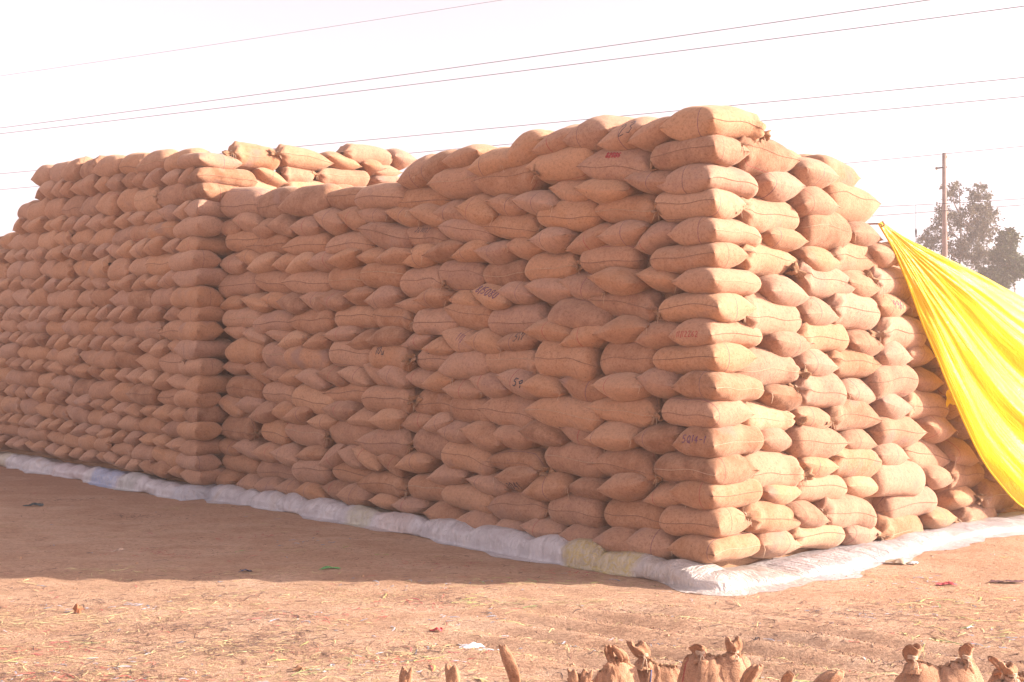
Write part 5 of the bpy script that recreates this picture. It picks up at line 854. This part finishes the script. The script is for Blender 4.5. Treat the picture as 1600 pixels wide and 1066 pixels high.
# ---------------------------------------------------------------- pole, wires, trees
M_CONC = mat_plain('weathered_concrete', (.24, .17, .15), .9, .2, 6)
M_WIRE = mat_plain('wire_metal', (.07, .06, .065), .6, .1, 6)
def build_pole():
    X, Y = (1477 - 800) / 1815 * 45, 45
    r = bpy.data.objects.new('utility_pole', None); COL.objects.link(r); r.location = (X, Y, 0)
    tag(r, 'thin concrete utility pole standing in front of the tall tree', 'utility pole')
    P = [Vector((0, 0, z)) for z in (0, 3, 6, 9.95)]
    pydata('shaft', *tube(P, [.13, .115, .10, .075], 10), M_CONC, r)
    pydata('cross_arm', *tube([Vector((-.35, -.02, 9.35)), Vector((.1, -.02, 9.4))], .035, 6), M_WIRE, r)
    pydata('bracket', *tube([Vector((0, 0, 6.6)), Vector((.16, 0, 6.75)), Vector((.34, 0, 7.0))], .025, 5), M_WIRE, r)
    for z, x in ((9.8, .08), (9.35, -.3), (7.62, .1), (6.62, .14)):
        pydata('insulator', *tube([Vector((x, 0, z - .06)), Vector((x, 0, z)), Vector((x, 0, z + .07))], [.03, .05, .02], 8), M_PALE, r)
build_pole()
WIRES = [  # height, (x, depth) at two ends of the stretch that the photograph shows, sag, label
 (11.2, 770, 0, 0, 117, 'faintest high wire at the top left of the sky'), (11.0, 1425, 2, 0, 199, 'upper of the two long wires crossing the sky above the stacks'),
 (10.7, 1600, 8, 0, 208, 'lower of the two long wires crossing the sky above the stacks'), (9.75, 1600, 120, 0, 271, 'wire rising to the right from behind the corner, the highest there'),
 (9.6, 1600, 150, 0, 296, 'second wire rising to the right from behind the topmost sack'), (9.78, 1600, 228, 1310, 256, 'wire running over the top of the utility pole'),
 (7.62, 1600, 320, 1385, 336, 'wire crossing the utility pole half way up its height'), (7.0, 1620, 309, 1392, 322, 'thin sagging wire left of the utility pole')]
for k, (h, xa, ya, xb, yb, lab) in enumerate(WIRES):
    r_ = .0105
    Ya = (h - 1.98) * 1815 / (560 - ya); Yb = (h - 1.98) * 1815 / (560 - yb)
    A_ = Vector(((xa - 800) / 1815 * Ya, Ya, h)); B_ = Vector(((xb - 800) / 1815 * Yb, Yb, h)); d = B_ - A_
    if k in (0, 1, 2, 3, 4): lo, hi = -.5, 1.5
    elif k == 5: lo, hi = -1.6, 8
    elif k == 6: lo, hi = -1.6, 3.6
    else: lo, hi = -.0, 1.8
    mid = (lo + hi) / 2; ln = d.length
    pts = []
    for i in range(41):
        t = lo + (hi - lo) * i / 40
        sag = ((t - .5) ** 2 - .25) * (.28 if k in (1, 2) else .12 if k < 5 else .02 if k < 7 else .25) * min(1.0, ln / 20)
        pts.append(A_ + d * t + Vector((0, 0, sag)))
    o = pydata('overhead_wire', *tube(pts, .005 if k == 0 else .008 if k == 7 else .0100, 4), M_WIRE); tag(o, lab, 'wire', 'overhead wires')
# thin dropper with a small insulator hanging from the sagging wire
q = px(1432, 320, 45); A = Acc().add(tube([q, q + Vector((0, 0, -.9)), q + Vector((0, 0, -1.0)), q + Vector((0, 0, -1.25))], [.008, .008, .05, .02], 5)).add(tube([q + Vector((0, 0, -1.25)), q + Vector((.02, 0, -2.2))], .010, 4))
tag(pydata('hanging_cable', A.V, A.F, M_WIRE), 'short cable with a small weight hanging in the sky left of the tree', 'cable')

def mat_leaf(name, lo, hi):
    g = NG(name); oi = g.n('ShaderNodeAttribute', attribute_name='tone')
    sp = g.n('ShaderNodeSeparateColor'); g.l(oi.outputs['Color'], sp.inputs[0])
    c = g.ramp(sp.outputs[0], [(0, lo), (1, hi)])
    b = g.bsdf(c, .6, None, .3); tr = g.n('ShaderNodeBsdfTranslucent'); g.l(c, tr.inputs[0])
    mx = g.n('ShaderNodeMixShader'); mx.inputs[0].default_value = .3; g.l(b.outputs[0], mx.inputs[1]); g.l(tr.outputs[0], mx.inputs[2]); return g.done(mx)
M_EUC = mat_leaf('eucalyptus_leaf', (.07, .058, .038), (.15, .12, .07)); M_BUSH = mat_leaf('bush_leaf', (.03, .042, .014), (.08, .09, .028))
M_BARK = mat_plain('pale_bark', (.34, .26, .21), .9, .3, 3)
def tree(X, Y, H, blobs, n, leaf, mat, label, seed, trunk=.14, name='tree', limbs=True):
    """blobs: (dx, dz, rx, rz, weight) clumps of the crown, each filled with small leaf clusters"""
    rg = np.random.RandomState(seed); r = bpy.data.objects.new(name, None); COL.objects.link(r); r.location = (X, Y, 0)
    tag(r, label, 'tree')
    tp = [Vector((.0, 0, 0)), Vector((.1, .05, H * .25)), Vector((-.05, 0, H * .5)), Vector((.12, .1, H * .75)), Vector((.0, 0, H * .96))]
    pydata('trunk', *tube(spline(tp, 16), list(np.linspace(trunk, .02, 16)), 8), M_BARK, r)
    V = []; T = []; tw = []
    wsum = sum(b[4] for b in blobs)
    subs = []
    for (dx, dz, rx, rz, wt) in blobs:
        m = max(4, int(wt / wsum * n / 30))
        base = Vector((0, 0, max(H * .2, dz - rz * 1.6)))
        if limbs: tw.append(('limb', [base, base.lerp(Vector((dx, 0, dz)), .55) + Vector((0, 0, -.15)), Vector((dx, 0, dz + rz * .5))], [.05, .035, .012]))
        for _ in range(m):
            a = rg.normal(size=3); a /= np.linalg.norm(a); q = rg.rand() ** .45
            rx *= 1.0; c = Vector((dx + a[0] * rx * 1.12 * q, a[1] * rx * q, dz + a[2] * rz * q)); subs.append((c, rg.uniform(.12, .30) * min(1.0, rx), rg.rand()))
            if rg.rand() < .35 and limbs: tw.append(('twig', [Vector((dx, 0, dz - rz * .3)).lerp(c, .1), Vector((dx, 0, dz)).lerp(c, .6), c], [.014, .010, .005]))
    k = 0
    for c, s, sh in subs:
        for _ in range(30):
            p = c + Vector(rg.normal(size=3) * s * .55); L_ = leaf * rg.uniform(.6, 1.3); w_ = L_ * .28
            d = Vector(rg.normal(size=3) + np.array([0, 0, -.7])).normalized(); sd_ = d.cross(Vector(rg.normal(size=3))).normalized() * w_
            V += [p, p + d * L_ * .5 + sd_, p + d * L_, p + d * L_ * .5 - sd_]; T += [(min(1, max(0, .25 + .5 * sh + rg.uniform(-.25, .25))), 0, 0, 1)] * 4; k += 1
    me = mesh_np('crown', np.array([tuple(v) for v in V]), np.arange(4 * k).reshape(-1, 4), None, T, (mat,))
    o = bpy.data.objects.new('crown', me); COL.objects.link(o); o.parent = r; o['kind'] = 'stuff'
    A = Acc(); 
    for nm, P, rr in tw:
        A.add(tube(spline(P, 6), list(np.interp(np.linspace(0, 2, 6), [0, 1, 2], rr)), 4))
    if A.V: lo = pydata('branches', A.V, A.F, M_BARK, r)
    return r
S_ = 62 / 1815
def B(xp, yp, rx, ry, w, xc): return ((xp - xc) * S_, 1.98 + (560 - yp) * S_, rx * S_, ry * S_, w)
xc = 1500
tree((xc - 800) * S_, 62, 11.6, [B(1487, 300, 16, 20, 1.0, xc), B(1530, 308, 20, 22, 1.6, xc), B(1520, 345, 34, 26, 2.6, xc), B(1478, 340, 22, 22, 1.2, xc), B(1462, 370, 24, 22, 1.6, xc), B(1450, 395, 16, 20, .8, xc), B(1500, 385, 28, 24, 2.0, xc), B(1538, 360, 20, 22, 1.6, xc), B(1530, 400, 28, 26, 2.2, xc), B(1475, 420, 30, 22, 1.6, xc), B(1545, 330, 12, 14, .5, xc)], 13000, .15, M_EUC, 'tall open crowned eucalyptus tree behind the utility pole', 3)
xc = 1560
tree((xc - 800) * S_, 60, 6, [B(1550, 378, 14, 14, 1, xc), B(1545, 400, 18, 16, 1.3, xc), B(1556, 420, 22, 20, 2, xc), B(1530, 440, 26, 20, 2, xc)], 14000, .17, M_BUSH, 'mid height dense green tree to the right of the eucalyptus', 5)
xc = 1600
tree((xc - 800) * S_, 58, 5, [B(1592, 412, 16, 12, 1, xc), B(1578, 430, 20, 16, 1.4, xc), B(1605, 440, 26, 22, 2, xc), B(1640, 425, 30, 26, 2, xc), B(1680, 440, 30, 26, 2, xc)], 19000, .17, M_BUSH, 'dark bushy tree above the yellow tarpaulin at the right edge', 6)
xc = 1760
tree((xc - 800) * S_, 66, 6, [B(1740, 420, 30, 26, 2, xc), B(1790, 430, 36, 30, 2, xc)], 5000, .30, M_BUSH, 'bushy tree further right along the field edge', 8)

# ---------------------------------------------------------------- dusty air
def haze():
    x0, x1, y0, y1, z0, z1 = -40, 45, -6, 75, -1.2, 16
    V = [(x, y, z) for z in (z0, z1) for x, y in ((x0, y0), (x1, y0), (x1, y1), (x0, y1))]
    o = pydata('haze', V, [(3, 2, 1, 0), (4, 5, 6, 7), (0, 1, 5, 4), (1, 2, 6, 5), (2, 3, 7, 6), (3, 0, 4, 7)], None, None, False)
    m = bpy.data.materials.new('dusty_air'); m.use_nodes = True; t = m.node_tree; t.nodes.clear()
    v = t.nodes.new('ShaderNodeVolumePrincipled'); v.inputs['Color'].default_value = (1, .95, .95, 1); v.inputs['Density'].default_value = HAZE; v.inputs['Anisotropy'].default_value = .3
    t.links.new(v.outputs[0], t.nodes.new('ShaderNodeOutputMaterial').inputs['Volume'])
    o.data.materials.append(m); tag(o, kind='stuff')
HAZE = .0021
haze()
